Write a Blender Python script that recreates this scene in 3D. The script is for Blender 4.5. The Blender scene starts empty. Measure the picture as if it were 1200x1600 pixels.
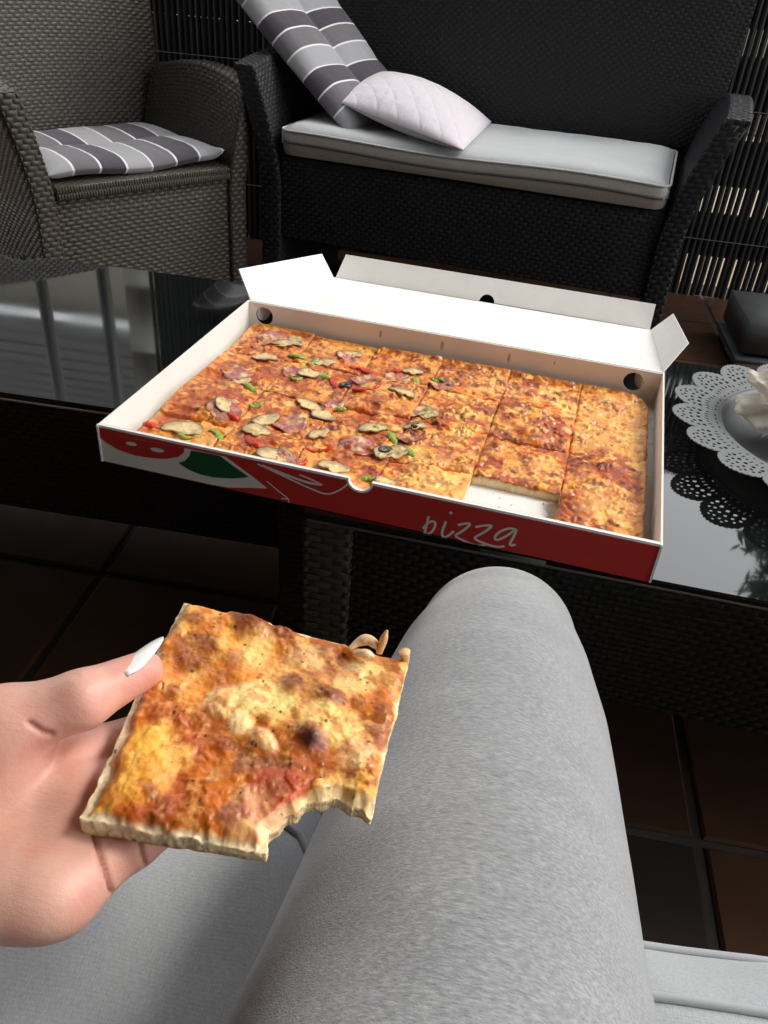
import bpy, bmesh, math, random
import numpy as np
from mathutils import Vector, Matrix
from mathutils.geometry import tessellate_polygon
R_ = math.radians
C = bpy.context.scene.collection
scn = bpy.context.scene

# ------------------------------------------------------------------ camera, sky, sun, exposure
YAW, PITCH, ROLL, FPX = .11657, .60607, .08372, 1302.94
TT = .40                                     # table top height
CAM = np.array([0, 0, TT + .50453])
def _axes():
    cy, sy = math.cos(YAW), math.sin(YAW)
    fw = np.array([-sy * math.cos(PITCH), cy * math.cos(PITCH), -math.sin(PITCH)])
    rt = np.array([cy, sy, 0]); up = np.cross(rt, fw)
    c, s = math.cos(ROLL), math.sin(ROLL)
    return c * rt + s * up, -s * rt + c * up, fw
RT, UP, FW = _axes()
cd = bpy.data.cameras.new('camera'); cam = bpy.data.objects.new('camera', cd); C.objects.link(cam)
cd.sensor_fit = 'VERTICAL'; cd.sensor_height = 36; cd.lens = FPX / 1600 * 36
cd.clip_start = .02; cd.clip_end = 800
m = Matrix.Identity(4)
for i in range(3):
    m[i][0], m[i][1], m[i][2], m[i][3] = RT[i], UP[i], -FW[i], CAM[i]
cam.matrix_world = m
scn.camera = cam
scn.render.resolution_x, scn.render.resolution_y = 768, 1024

SUN_EL, SUN_AZ = R_(48), R_(72)              # azimuth clockwise from +Y
w = bpy.data.worlds.new('World'); scn.world = w; w.use_nodes = True
nt = w.node_tree; nt.nodes.clear()
sky = nt.nodes.new('ShaderNodeTexSky'); sky.sky_type = 'NISHITA'; sky.sun_disc = False
sky.sun_elevation = SUN_EL; sky.sun_rotation = SUN_AZ
sky.air_density = 1.2; sky.dust_density = 2; sky.ozone_density = 1
hs = nt.nodes.new('ShaderNodeHueSaturation'); hs.inputs['Saturation'].default_value = .35
bg = nt.nodes.new('ShaderNodeBackground'); bg.inputs['Strength'].default_value = .15
wo = nt.nodes.new('ShaderNodeOutputWorld')
nt.links.new(sky.outputs[0], hs.inputs['Color']); tc = nt.nodes.new('ShaderNodeTexCoord'); cn = nt.nodes.new('ShaderNodeTexNoise'); cn.inputs['Scale'].default_value = 2.2; cn.inputs['Detail'].default_value = 4
cr = nt.nodes.new('ShaderNodeValToRGB'); cr.color_ramp.elements[0].position = .3; cr.color_ramp.elements[1].position = .7        # overcast cloud cover
cr.color_ramp.elements[0].color = (.86, .875, .895, 1); cr.color_ramp.elements[1].color = (.99, .99, .985, 1)
cm = nt.nodes.new('ShaderNodeVectorMath'); cm.operation = 'SCALE'; cm.inputs['Scale'].default_value = 3.6; nt.links.new(cr.outputs[0], cm.inputs[0])
mxw = nt.nodes.new('ShaderNodeMix'); mxw.data_type = 'RGBA'; mxw.inputs[0].default_value = .85
nt.links.new(tc.outputs['Generated'], cn.inputs['Vector']); nt.links.new(cn.outputs['Fac'], cr.inputs[0])
nt.links.new(hs.outputs[0], mxw.inputs[6]); nt.links.new(cm.outputs[0], mxw.inputs[7]); nt.links.new(mxw.outputs[2], bg.inputs[0]); nt.links.new(bg.outputs[0], wo.inputs[0])
sl = bpy.data.lights.new('sun', 'SUN'); sl.energy = .4; sl.angle = R_(16); sl.color = (1, .95, .87)
sun = bpy.data.objects.new('sun', sl); C.objects.link(sun)
sd = Vector((math.sin(SUN_AZ) * math.cos(SUN_EL), math.cos(SUN_AZ) * math.cos(SUN_EL), math.sin(SUN_EL)))
sun.rotation_euler = sd.to_track_quat('Z', 'Y').to_euler()
vs = scn.view_settings; vs.view_transform = 'Standard'; vs.look = 'None'; vs.gamma = 1; vs.exposure = 2.2
vs.use_curve_mapping = False

def pz(x, y, z):                             # a point of the photograph laid on the level z
    d = FW + RT * (x - 600) / FPX + UP * (800 - y) / FPX
    return CAM + d * ((z - CAM[2]) / d[2])
def py(x, y, Y):
    d = FW + RT * (x - 600) / FPX + UP * (800 - y) / FPX
    return CAM + d * (Y / d[1])

# ------------------------------------------------------------------ helpers
def obj(name, V, F, mat=None, parent=None, smooth=False, fixn=True):
    me = bpy.data.meshes.new(name)
    V = np.asarray(V, dtype=np.float64).reshape(-1, 3)
    if isinstance(F, np.ndarray) and F.ndim == 2:
        k = F.shape[1]; n = len(F)
        me.vertices.add(len(V)); me.vertices.foreach_set('co', V.astype(np.float32).ravel())
        me.loops.add(n * k); me.loops.foreach_set('vertex_index', F.astype(np.int32).ravel())
        me.polygons.add(n); me.polygons.foreach_set('loop_start', np.arange(0, n * k, k, dtype=np.int32))
        me.polygons.foreach_set('loop_total', np.full(n, k, dtype=np.int32))
        me.update(calc_edges=True); me.validate()
    else:
        me.from_pydata([tuple(v) for v in V], [], [tuple(int(i) for i in f) for f in F])
        if fixn:
            bm = bmesh.new(); bm.from_mesh(me); bmesh.ops.recalc_face_normals(bm, faces=bm.faces[:]); bm.to_mesh(me); bm.free()
    if smooth: me.polygons.foreach_set('use_smooth', np.ones(len(me.polygons), dtype=bool))
    o = bpy.data.objects.new(name, me); C.objects.link(o)
    if mat: me.materials.append(mat)
    if parent: o.parent = parent
    return o
def thing(name, label, cat, loc=(0, 0, 0), rz=0, group=None):
    o = bpy.data.objects.new(name, None); C.objects.link(o); o.location = loc; o.rotation_euler = (0, 0, rz)
    o.empty_display_size = .05
    return tag(o, label, cat, group)
def tag(o, label, cat, group=None):
    o['label'] = label; o['category'] = cat
    if group: o['group'] = group
    return o
def struct(o): o['kind'] = 'structure'; return o
class MB:
    def __init__(s): s.V = []; s.F = []; s.n = 0
    def add(s, V, F):
        V = np.asarray(V, float).reshape(-1, 3); s.V.append(V)
        if isinstance(F, np.ndarray): s.F.append(F + s.n)
        else: s.F.append(np.array([list(f) for f in F]) + s.n)
        s.n += len(V); return s
    def box(s, a, b):
        (x0, y0, z0), (x1, y1, z1) = a, b
        V = [(x, y, z) for z in (z0, z1) for y in (y0, y1) for x in (x0, x1)]
        return s.add(V, [(0, 2, 3, 1), (4, 5, 7, 6), (0, 1, 5, 4), (2, 6, 7, 3), (0, 4, 6, 2), (1, 3, 7, 5)])
    def build(s, name, mat, parent=None, smooth=False):
        V = np.concatenate(s.V); 
        fs = [f for f in s.F if f.shape[1] == 4]; ft = [f for f in s.F if f.shape[1] == 3]
        if not ft: return obj(name, V, np.concatenate(fs), mat, parent, smooth)
        if not fs: return obj(name, V, np.concatenate(ft), mat, parent, smooth)
        return obj(name, V, [list(q) for f in s.F for q in f], mat, parent, smooth, fixn=False)
def gridF(nu, nv, flip=False):
    i = np.arange(nu * nv).reshape(nv, nu)
    F = np.stack([i[:-1, :-1], i[:-1, 1:], i[1:, 1:], i[1:, :-1]], -1).reshape(-1, 4)
    return F[:, ::-1] if flip else F
def surfN(S, u, v, e=1e-3):
    du = S(u + e, v) - S(u - e, v); dv = S(u, v + e) - S(u, v - e)
    n = np.cross(du, dv); return n / (np.linalg.norm(n, axis=-1, keepdims=True) + 1e-12)
def bil(a, b, c, d):                         # a=(0,0) b=(1,0) c=(1,1) d=(0,1)
    a, b, c, d = map(lambda q: np.asarray(q, float), (a, b, c, d))
    def S(u, v):
        u = np.asarray(u)[..., None]; v = np.asarray(v)[..., None]
        return a * (1 - u) * (1 - v) + b * u * (1 - v) + c * u * v + d * (1 - u) * v
    return S
def slab(mb, S, t, nu=8, nv=8):
    u, v = np.meshgrid(np.linspace(0, 1, nu), np.linspace(0, 1, nv))
    P = S(u, v).reshape(-1, 3); N = surfN(S, u, v).reshape(-1, 3)
    n = nu * nv; F = [gridF(nu, nv), gridF(nu, nv, True) + n]
    i = np.arange(n).reshape(nv, nu)
    ring = np.concatenate([i[0, :-1], i[:-1, -1], i[-1, :0:-1], i[:0:-1, 0]]); nx = np.roll(ring, -1)
    F.append(np.stack([ring, ring + n, nx + n, nx], -1))
    mb.add(np.concatenate([P, P - N * t]), np.concatenate(F))
def weave(mb, S, Lu, Lv, seg=.022, row=.0095, amp=.0028, seed=0):
    rg = np.random.RandomState(seed); amp = amp * 1.18
    nc = max(2, int(Lu / seg)); nr = max(2, int(Lv / row))
    r, c = np.meshgrid(np.arange(nr), np.arange(nc + 1), indexing='ij'); r = r.ravel(); c = c.ravel()
    k = len(r); uc = (c + .5 * (r % 2) - .25) / nc; vc = (r + .5) / nr
    t = np.array([-.53, -.36, 0, .36, .53]) / nc; ht = np.array([-.35, .55, 1, .55, -.35])
    s = np.array([-.44, 0, .44]) / nr; hv = np.array([-.1, 1, -.1])
    u = np.clip(uc[:, None, None] + t[None, None, :] + 0 * s[None, :, None], 0, 1)
    v = vc[:, None, None] + s[None, :, None] + 0 * t[None, None, :] + (rg.rand(k, 1, 1) - .5) * .12 / nr
    h = amp * (np.minimum(ht[None, :], 1) * (.35 + .65 * hv[:, None]))[None] * (.8 + .4 * rg.rand(k, 1, 1))
    P = S(u, v); N = surfN(S, u, v); V = (P + N * h[..., None]).reshape(-1, 3)
    base = gridF(5, 3); F = (base[None] + (np.arange(k) * 15)[:, None, None]).reshape(-1, 4)
    mb.add(V, F)
def panel(mb, S, Lu, Lv, t=.012, nu=8, nv=8, **k):
    slab(mb, S, t, nu, nv); weave(mb, S, Lu, Lv, **k)
def tube(mb, pts, rad, n=8, cap=True):
    pts = np.asarray(pts, float); k = len(pts); rad = np.broadcast_to(np.asarray(rad, float), (k,))
    T = np.gradient(pts, axis=0); T /= np.linalg.norm(T, axis=1, keepdims=True) + 1e-12
    ref = np.array([0, 0, 1.]) if abs(T[0][2]) < .9 else np.array([1., 0, 0])
    V = []
    for i in range(k):
        a = np.cross(T[i], ref); a /= np.linalg.norm(a) + 1e-9; b = np.cross(a, T[i]); ref = b
        th = np.arange(n) * 2 * math.pi / n
        V.append(pts[i] + rad[i] * (np.cos(th)[:, None] * a + np.sin(th)[:, None] * b))
    V = np.concatenate(V); i = np.arange(k * n).reshape(k, n); j = np.roll(i, -1, 1)
    F = np.stack([i[:-1], j[:-1], j[1:], i[1:]], -1).reshape(-1, 4)
    if cap:
        V = np.concatenate([V, [pts[0]], [pts[-1]]]); a, b = k * n, k * n + 1
        F = np.concatenate([F, np.stack([np.full(n // 2, a), i[0, ::2], np.roll(i[0], -1)[::2], np.roll(i[0], -2)[::2]], -1)[:, ::-1],
                            np.stack([np.full(n // 2, b), i[-1, ::2], np.roll(i[-1], -1)[::2], np.roll(i[-1], -2)[::2]], -1)])
    mb.add(V, F)
def prism(outline, holes, t):                # 2-D outline with holes, thickness t along +z
    loops = [outline] + holes
    tri = tessellate_polygon([[Vector((p[0], p[1], 0)) for p in l] for l in loops])
    pts = [p for l in loops for p in l]; n = len(pts)
    V = [(p[0], p[1], 0) for p in pts] + [(p[0], p[1], t) for p in pts]
    F = [tuple(f) for f in tri] + [tuple(i + n for i in reversed(f)) for f in tri]
    o = 0
    for l in loops:
        k = len(l)
        F += [(o + i, o + (i + 1) % k, o + (i + 1) % k + n, o + i + n) for i in range(k)]; o += k
    return np.array(V, float), F
def circ(cx, cy, r, n=20, a0=0, a1=2 * math.pi, ry=None, rot=0):
    ry = ry or r; out = []
    for i in range(n):
        a = a0 + (a1 - a0) * i / (n if abs(a1 - a0) > 6.28 else n - 1)
        x, y = r * math.cos(a), ry * math.sin(a)
        out.append((cx + x * math.cos(rot) - y * math.sin(rot), cy + x * math.sin(rot) + y * math.cos(rot)))
    return out
def ribbon(pts, wd):                         # stroke of width wd along a 2-D polyline, as a polygon
    P = np.asarray(pts, float)
    for _ in range(2):                       # Chaikin
        Q = [P[0]]
        for a, b in zip(P[:-1], P[1:]): Q += [a * .75 + b * .25, a * .25 + b * .75]
        P = np.array(Q + [P[-1]])
    T = np.gradient(P, axis=0); T /= np.linalg.norm(T, axis=1, keepdims=True) + 1e-12
    N = np.stack([-T[:, 1], T[:, 0]], 1)
    return P + N * wd / 2, P - N * wd / 2

# ---- value noise
_tabs = {}
def _tab(seed):
    if seed not in _tabs: _tabs[seed] = np.random.RandomState(seed).rand(128, 128)
    return _tabs[seed]
def vn(x, y, seed=0):
    t = _tab(seed); xi = np.floor(x).astype(int); yi = np.floor(y).astype(int); fx = x - xi; fy = y - yi
    fx = fx * fx * fx * (fx * (fx * 6 - 15) + 10); fy = fy * fy * fy * (fy * (fy * 6 - 15) + 10)
    a, b, c, d = xi & 127, (xi + 1) & 127, yi & 127, (yi + 1) & 127
    return (t[a, c] * (1 - fx) + t[b, c] * fx) * (1 - fy) + (t[a, d] * (1 - fx) + t[b, d] * fx) * fy
def fbm(x, y, seed=0, o=4):
    s = 0; a = 1; n = 0
    for i in range(o):
        s = s + a * vn(x * 2 ** i + 17 * i, y * 2 ** i + 31 * i, seed + i); n += a; a *= .55
    return s / n
def worley(x, y, seed=0):
    t1, t2, t3 = _tab(seed + 50), _tab(seed + 51), _tab(seed + 52)
    xi = np.floor(x).astype(int); yi = np.floor(y).astype(int); d = np.full(np.shape(x), 9.); idv = np.zeros(np.shape(x))
    for i in (-1, 0, 1):
        for j in (-1, 0, 1):
            a, b = (xi + i) & 127, (yi + j) & 127
            q = np.hypot(xi + i + t1[a, b] - x, yi + j + t2[a, b] - y)
            idv = np.where(q < d, t3[a, b], idv); d = np.minimum(d, q)
    return d, idv
def sst(a, b, x): t = np.clip((x - a) / (b - a), 0, 1); return t * t * (3 - 2 * t)
def mixc(c, d, t): t = np.clip(t, 0, 1)[..., None]; return c * (1 - t) + np.asarray(d) * t

# ---- surface nets on a rectilinear grid
def nets(f, xs, ys, zs):
    X, Y, Z = np.meshgrid(xs, ys, zs, indexing='ij'); D = f(X.astype(np.float32), Y.astype(np.float32), Z.astype(np.float32)); ins = D < 0
    nx, ny, nz = D.shape
    cnt = np.zeros((nx - 1, ny - 1, nz - 1), np.int8)
    for i in (0, 1):
        for j in (0, 1):
            for k in (0, 1): cnt += ins[i:nx - 1 + i, j:ny - 1 + j, k:nz - 1 + k]
    I = np.argwhere((cnt > 0) & (cnt < 8)); idx = -np.ones(cnt.shape, np.int64); idx[tuple(I.T)] = np.arange(len(I))
    acc = np.zeros((len(I), 3)); num = np.zeros(len(I)); G = (xs, ys, zs)
    cor = [(i, j, k) for i in (0, 1) for j in (0, 1) for k in (0, 1)]
    for a in cor:
        for ax in range(3):
            if a[ax]: continue
            b = list(a); b[ax] = 1
            A = I + a; B = I + b; da = D[tuple(A.T)]; db = D[tuple(B.T)]; mk = (da < 0) != (db < 0)
            t = np.where(mk, da / np.where(mk, da - db, 1), 0)
            P = np.stack([G[q][A[:, q]] * (1 - t) + G[q][B[:, q]] * t for q in range(3)], 1)
            acc[mk] += P[mk]; num[mk] += 1
    V = acc / num[:, None]; F = []
    for ax in range(3):
        o1, o2 = (ax + 1) % 3, (ax + 2) % 3
        sl0 = [slice(None)] * 3; sl1 = [slice(None)] * 3; sl0[ax] = slice(0, -1); sl1[ax] = slice(1, None)
        ch = ins[tuple(sl0)] != ins[tuple(sl1)]; E_ = np.argwhere(ch)
        E_ = E_[(E_[:, o1] > 0) & (E_[:, o2] > 0) & (E_[:, o1] < D.shape[o1] - 1) & (E_[:, o2] < D.shape[o2] - 1)]
        s = ins[tuple(E_.T)]
        q = []
        for da, db in ((0, 0), (-1, 0), (-1, -1), (0, -1)):
            c = E_.copy(); c[:, o1] += da; c[:, o2] += db; q.append(idx[tuple(c.T)])
        Q = np.stack(q, 1); Q = np.where(s[:, None], Q, Q[:, ::-1]); F.append(Q)
    return V, np.concatenate(F)
def smin(a, b, k): h = np.clip(.5 + .5 * (b - a) / k, 0, 1); return b * (1 - h) + a * h - k * h * (1 - h)
def cap(X, Y, Z, a, b, ra, rb):
    a = np.asarray(a, np.float32); b = np.asarray(b, np.float32); d = b - a; L = float(d @ d)
    t = np.clip(((X - a[0]) * d[0] + (Y - a[1]) * d[1] + (Z - a[2]) * d[2]) / L, 0, 1)
    return np.sqrt((X - a[0] - t * d[0]) ** 2 + (Y - a[1] - t * d[1]) ** 2 + (Z - a[2] - t * d[2]) ** 2) - (ra + (rb - ra) * t)

# ------------------------------------------------------------------ materials
class NT:
    def __init__(s, name):
        s.m = bpy.data.materials.new(name); s.m.use_nodes = True; s.t = s.m.node_tree; s.b = s.t.nodes['Principled BSDF']
    def n(s, k, **kw):
        o = s.t.nodes.new('ShaderNode' + k)
        for a, v in kw.items():
            if a in o.inputs: o.inputs[a].default_value = v
            else: setattr(o, a, v)
        return o
    def l(s, a, b): s.t.links.new(a, b)
    def co(s, which='Object', scale=(1, 1, 1), rot=(0, 0, 0)):
        c = s.n('TexCoord'); mp = s.n('Mapping'); mp.inputs['Scale'].default_value = scale; mp.inputs['Rotation'].default_value = rot
        s.l(c.outputs[which], mp.inputs['Vector']); return mp.outputs[0]
    def noise(s, vec, scale, detail=3, rough=.55):
        o = s.n('TexNoise'); o.inputs['Scale'].default_value = scale; o.inputs['Detail'].default_value = detail; o.inputs['Roughness'].default_value = rough
        s.l(vec, o.inputs['Vector']); return o.outputs['Fac']
    def ramp(s, fac, stops):
        o = s.n('ValToRGB'); e = o.color_ramp.elements
        while len(e) < len(stops): e.new(.5)
        for q, (p, c) in zip(e, stops): q.position = p; q.color = (*c, 1) if len(c) == 3 else c
        s.l(fac, o.inputs[0]); return o.outputs[0]
    def bump(s, h, st, dist=.001):
        o = s.n('Bump'); o.inputs['Strength'].default_value = st; o.inputs['Distance'].default_value = dist
        s.l(h, o.inputs['Height'])
        if s.b.inputs['Normal'].is_linked: s.l(s.b.inputs['Normal'].links[0].from_socket, o.inputs['Normal'])
        s.l(o.outputs[0], s.b.inputs['Normal']); return o
    def set(s, **k):
        for a, v in k.items(): s.b.inputs[a.replace('_', ' ')].default_value = v
        return s
def cc(c): return (*c, 1)
def simple(name, c, rough=.6, var=.15, scale=20, bump=0, bscale=200, which='Object', **k):
    t = NT(name); v = t.co(which); f = t.noise(v, scale, 4)
    a = tuple(x * (1 - var) for x in c); b = tuple(min(1, x * (1 + var)) for x in c)
    t.l(t.ramp(f, [(.3, a), (.7, b)]), t.b.inputs['Base Color']); t.b.inputs['Roughness'].default_value = rough
    if bump: t.bump(t.noise(v, bscale, 3), bump)
    t.set(**k); return t.m
def wicker(name, c, rough=.42, spec=.5):
    t = NT(name); v = t.co(); f = t.noise(v, 60, 3); g = t.noise(v, 4, 2)
    mx = t.n('Math', operation='ADD'); t.l(f, mx.inputs[0]); t.l(g, mx.inputs[1])
    t.l(t.ramp(mx.outputs[0], [(.35, tuple(x * .65 for x in c)), (.65, tuple(x * 1.35 for x in c))]), t.b.inputs['Base Color'])
    t.b.inputs['Roughness'].default_value = rough; t.b.inputs['Specular IOR Level'].default_value = spec; t.bump(t.noise(t.co(scale=(1, 1, 3)), 500, 2), .25, .0006); return t.m
M = {}
M['wick_chair'] = wicker('chair_wicker', (.043, .037, .029))
M['wick_sofa'] = wicker('loveseat_wicker', (.0095, .0100, .0112), .5, .35)
M['wick_table'] = wicker('table_wicker', (.009, .0085, .008), .30, .35)
M['wick_leg'] = wicker('leg_wicker', (.030, .027, .022), .36)
M['card'] = simple('white_card', (.82, .80, .765), .55, .03, 30, .05, 900)
M['card_shaded'] = simple('shaded_card', (.74, .68, .61), .6, .05, 9, .05, 900)  # same white card, with shade and warm bounce put into its colour
M['red'] = simple('red_print', (.46, .024, .019), .5, .06, 25, .04, 900)
M['green'] = simple('green_print', (.006, .075, .02), .5, .06, 25)
M['white_ink'] = simple('white_print', (.66, .62, .57), .55, .04, 25)
M['stain'] = simple('grease_stain', (.50, .38, .25), .5, .2, 200)
M['glass'] = NT('black_glass').set(Base_Color=(.006, .007, .007, 1), Roughness=.02, IOR=1.85).m
def _g():
    t = NT('black_glass'); v = t.co(); n = t.noise(v, 350, 2)
    t.l(t.ramp(n, [(.70, (.006, .007, .007)), (.78, (.03, .03, .03))]), t.b.inputs['Base Color'])
    t.l(t.ramp(t.noise(v, 7, 4), [(.35, (.02,) * 3), (.75, (.07,) * 3)]), t.b.inputs['Roughness'])
    t.set(IOR=1.85); return t.m
M['glass'] = _g()
M['edge'] = simple('glass_edge', (.30, .24, .20), .25, .1, 40)
M['slat'] = simple('screen_slat', (.007, .0073, .0073), .5, .35, 9, .1, 120, Specular_IOR_Level=.3)
M['board'] = simple('dark_board', (.012, .011, .010), .8, .2, 8)
M['wire'] = simple('wire', (.05, .05, .05), .4)
M['grout'] = simple('grout', (.026, .020, .015), .9, .25, 12, .3, 150)
M['paving'] = simple('outside_paving', (.30, .235, .165), .9, .15, 2)
M['plaster'] = simple('pale_plaster', (.25, .245, .21), .9, .12, 1.2, .2, 60)
M['pillar'] = simple('pillar_white', (.52, .51, .45), .85, .06, 4)
M['roof'] = simple('grey_roof', (.05, .05, .047), .7, .25, 3)
M['post'] = simple('grey_post', (.11, .113, .113), .5, .1, 8)
M['house'] = simple('unseen_house_wall', (.10, .085, .07), .9, .2, 1)
M['ceiling'] = simple('roof_wood', (.10, .07, .045), .8, .25, 2)
M['bark'] = simple('bark', (.08, .055, .035), .9, .3, 10)
M['needle'] = simple('needles', (.035, .06, .025), .7, .4, 3)
M['plate'] = simple('grey_metal_plate', (.155, .163, .167), .6, .05, 10, .03, 300)
M['shell'] = simple('cream_ceramic', (.72, .66, .55), .5, .1, 25, .1, 120)
M['slate'] = simple('slate_box', (.12, .125, .125), .6, .12, 20, .1, 300)
M['bluegrey'] = simple('blue_grey_edge', (.13, .15, .17), .5, .1, 20)
M['pale'] = simple('pale_base', (.50, .40, .31), .8, .1, 20)
M['nail'] = NT('nail_varnish').set(Base_Color=(.86, .83, .82, 1), Roughness=.18).m
M['sock'] = simple('sock', (.03, .03, .035), .9, .1, 50)
def tilem(name, a, b):
    t = NT(name); v = t.co(); oi = t.n('ObjectInfo')
    f = t.noise(v, 9, 5, .65); ad = t.n('Math', operation='MULTIPLY_ADD'); t.l(oi.outputs['Random'], ad.inputs[0]); ad.inputs[1].default_value = .35; t.l(f, ad.inputs[2])
    t.l(t.ramp(ad.outputs[0], [(.35, a), (.95, b)]), t.b.inputs['Base Color'])
    t.l(t.ramp(t.noise(v, 14, 3), [(.3, (.6,) * 3), (.7, (.8,) * 3)]), t.b.inputs['Roughness'])
    t.bump(t.noise(v, 40, 4), .25, .002); t.set(Specular_IOR_Level=.18); return t.m
M['tile'] = tilem('terracotta', (.034, .0135, .0055), (.060, .025, .010))
M['tile_dark'] = tilem('dark_tile', (.012, .008, .006), (.02, .013, .01))
def fabric(name, c, c2, thr=900, rough=.9, bump=.5, mott=6, sheen=.3):
    t = NT(name); v = t.co('UV'); n1 = t.noise(t.co('UV', (1, 4, 1)), thr / 4, 2); n2 = t.noise(t.co('UV', (4, 1, 1)), thr / 4, 2)
    ad = t.n('Math', operation='ADD'); t.l(n1, ad.inputs[0]); t.l(n2, ad.inputs[1])
    ml = t.n('Math', operation='MULTIPLY'); t.l(ad.outputs[0], ml.inputs[0]); ml.inputs[1].default_value = .5
    t.l(t.ramp(ml.outputs[0], [(.36, c), (.64, c2)]), t.b.inputs['Base Color']); t.b.inputs['Roughness'].default_value = rough
    w1 = t.n('TexWave', wave_type='BANDS', bands_direction='X'); w1.inputs['Scale'].default_value = thr / 6.28 * .9; t.l(v, w1.inputs['Vector'])
    w2 = t.n('TexWave', wave_type='BANDS', bands_direction='Y'); w2.inputs['Scale'].default_value = thr / 6.28 * .9; t.l(v, w2.inputs['Vector'])
    mu = t.n('Math', operation='MULTIPLY'); t.l(w1.outputs['Fac'], mu.inputs[0]); t.l(w2.outputs['Fac'], mu.inputs[1])
    t.bump(t.noise(v, mott * 4, 4), .4, .006); t.bump(mu.outputs[0], bump, .0006)
    t.set(Sheen_Weight=sheen, Sheen_Roughness=.5); return t.m
M['canvas'] = fabric('grey_canvas', (.34, .357, .37), (.45, .467, .48), 1300, bump=.14, mott=5)
M['seatfab'] = fabric('light_grey_fabric', (.35, .368, .372), (.42, .438, .442), 900, bump=.2)
M['taupe'] = fabric('taupe_boxing', (.20, .17, .145), (.27, .235, .20), 900, bump=.2)
M['greyband'] = fabric('grey_boxing', (.33, .31, .28), (.41, .39, .36), 900, bump=.2)
M['piping'] = simple('piping', (.44, .45, .46), .9, .1, 400, .3, 1500)
M['darkpiping'] = simple('dark_piping', (.10, .095, .09), .9, .1, 400, .3, 1500)
def stripes():                               # UV x across, y along the run of stripes (metres)
    t = NT('striped_fabric'); c = t.n('TexCoord'); sp = t.n('SeparateXYZ'); t.l(c.outputs['UV'], sp.inputs[0])
    nz = t.noise(t.co('UV'), 9, 2); a = t.n('Math', operation='MULTIPLY_ADD'); t.l(nz, a.inputs[0]); a.inputs[1].default_value = .006; t.l(sp.outputs['Y'], a.inputs[2])
    md = t.n('Math', operation='MULTIPLY'); t.l(a.outputs[0], md.inputs[0]); md.inputs[1].default_value = 1 / .255
    fr = t.n('Math', operation='FRACT'); t.l(md.outputs[0], fr.inputs[0])
    L, Md, Dk, W = (.30, .30, .315), (.125, .113, .127), (.048, .038, .054), (.68, .67, .68)
    e = t.n('ValToRGB'); e.color_ramp.interpolation = 'CONSTANT'; el = e.color_ramp.elements
    st = [(0, L), (.305, W), (.333, Md), (.638, W), (.666, Dk), (.972, W)]
    while len(el) < 6: el.new(.5)
    for q, (p, col) in zip(el, st): q.position = p; q.color = cc(col)
    t.l(fr.outputs[0], e.inputs[0])
    f = t.noise(t.co('UV'), 700, 2); mx = t.n('Mix', data_type='RGBA', blend_type='MULTIPLY'); mx.inputs[0].default_value = .35
    t.l(e.outputs[0], mx.inputs[6]); t.l(t.ramp(f, [(.3, (.7,) * 3), (.7, (1,) * 3)]), mx.inputs[7]); t.l(mx.outputs[2], t.b.inputs['Base Color'])
    t.bump(t.noise(t.co('UV'), 26, 4), .35, .006); t.bump(f, .3, .0005)
    t.set(Roughness=.9, Sheen_Weight=.2); return t.m
M['stripe'] = stripes()
def quilt():
    t = NT('lilac_quilt'); v = t.co('UV')
    w1 = t.n('TexWave', wave_type='BANDS', bands_direction='DIAGONAL', wave_profile='SIN'); w1.inputs['Scale'].default_value = 9; w1.inputs['Distortion'].default_value = 1.2; t.l(t.co('UV', (1, 1, 1)), w1.inputs['Vector'])
    w2 = t.n('TexWave', wave_type='BANDS', bands_direction='DIAGONAL', wave_profile='SIN'); w2.inputs['Scale'].default_value = 9; w2.inputs['Distortion'].default_value = 1.2; t.l(t.co('UV', (-1, 1, 1)), w2.inputs['Vector'])
    mn = t.n('Math', operation='MINIMUM'); t.l(w1.outputs['Fac'], mn.inputs[0]); t.l(w2.outputs['Fac'], mn.inputs[1])
    pw = t.n('Math', operation='POWER'); t.l(mn.outputs[0], pw.inputs[0]); pw.inputs[1].default_value = .4
    t.l(t.ramp(t.noise(v, 500, 3), [(.3, (.54, .49, .53)), (.7, (.62, .57, .61))]), t.b.inputs['Base Color'])
    t.bump(pw.outputs[0], .45, .004); t.bump(t.noise(v, 30, 5), .5, .006); t.set(Roughness=.95, Sheen_Weight=.4); return t.m
M['quilt'] = quilt()
def melange():
    t = NT('grey_melange_jersey')
    f = t.noise(t.co('Object', (230, 900, 900), (0, 0, R_(12))), 1, 4, .62)
    g = t.noise(t.co('Object', (14, 40, 40)), 1, 3); a = t.n('Math', operation='MULTIPLY_ADD'); t.l(g, a.inputs[0]); a.inputs[1].default_value = .22; t.l(f, a.inputs[2])
    t.l(t.ramp(a.outputs[0], [(.36, (.150, .154, .160)), (.56, (.225, .23, .237)), (.80, (.345, .35, .357))]), t.b.inputs['Base Color'])
    t.bump(t.noise(t.co('Object', (900, 1500, 1500)), 1, 2), .5, .0006); t.bump(t.noise(t.co('Object', (9, 26, 26)), 1, 3), .12, .006)
    t.set(Roughness=.95, Sheen_Weight=.5, Sheen_Roughness=.5); return t.m
M['jersey'] = melange()
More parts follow.
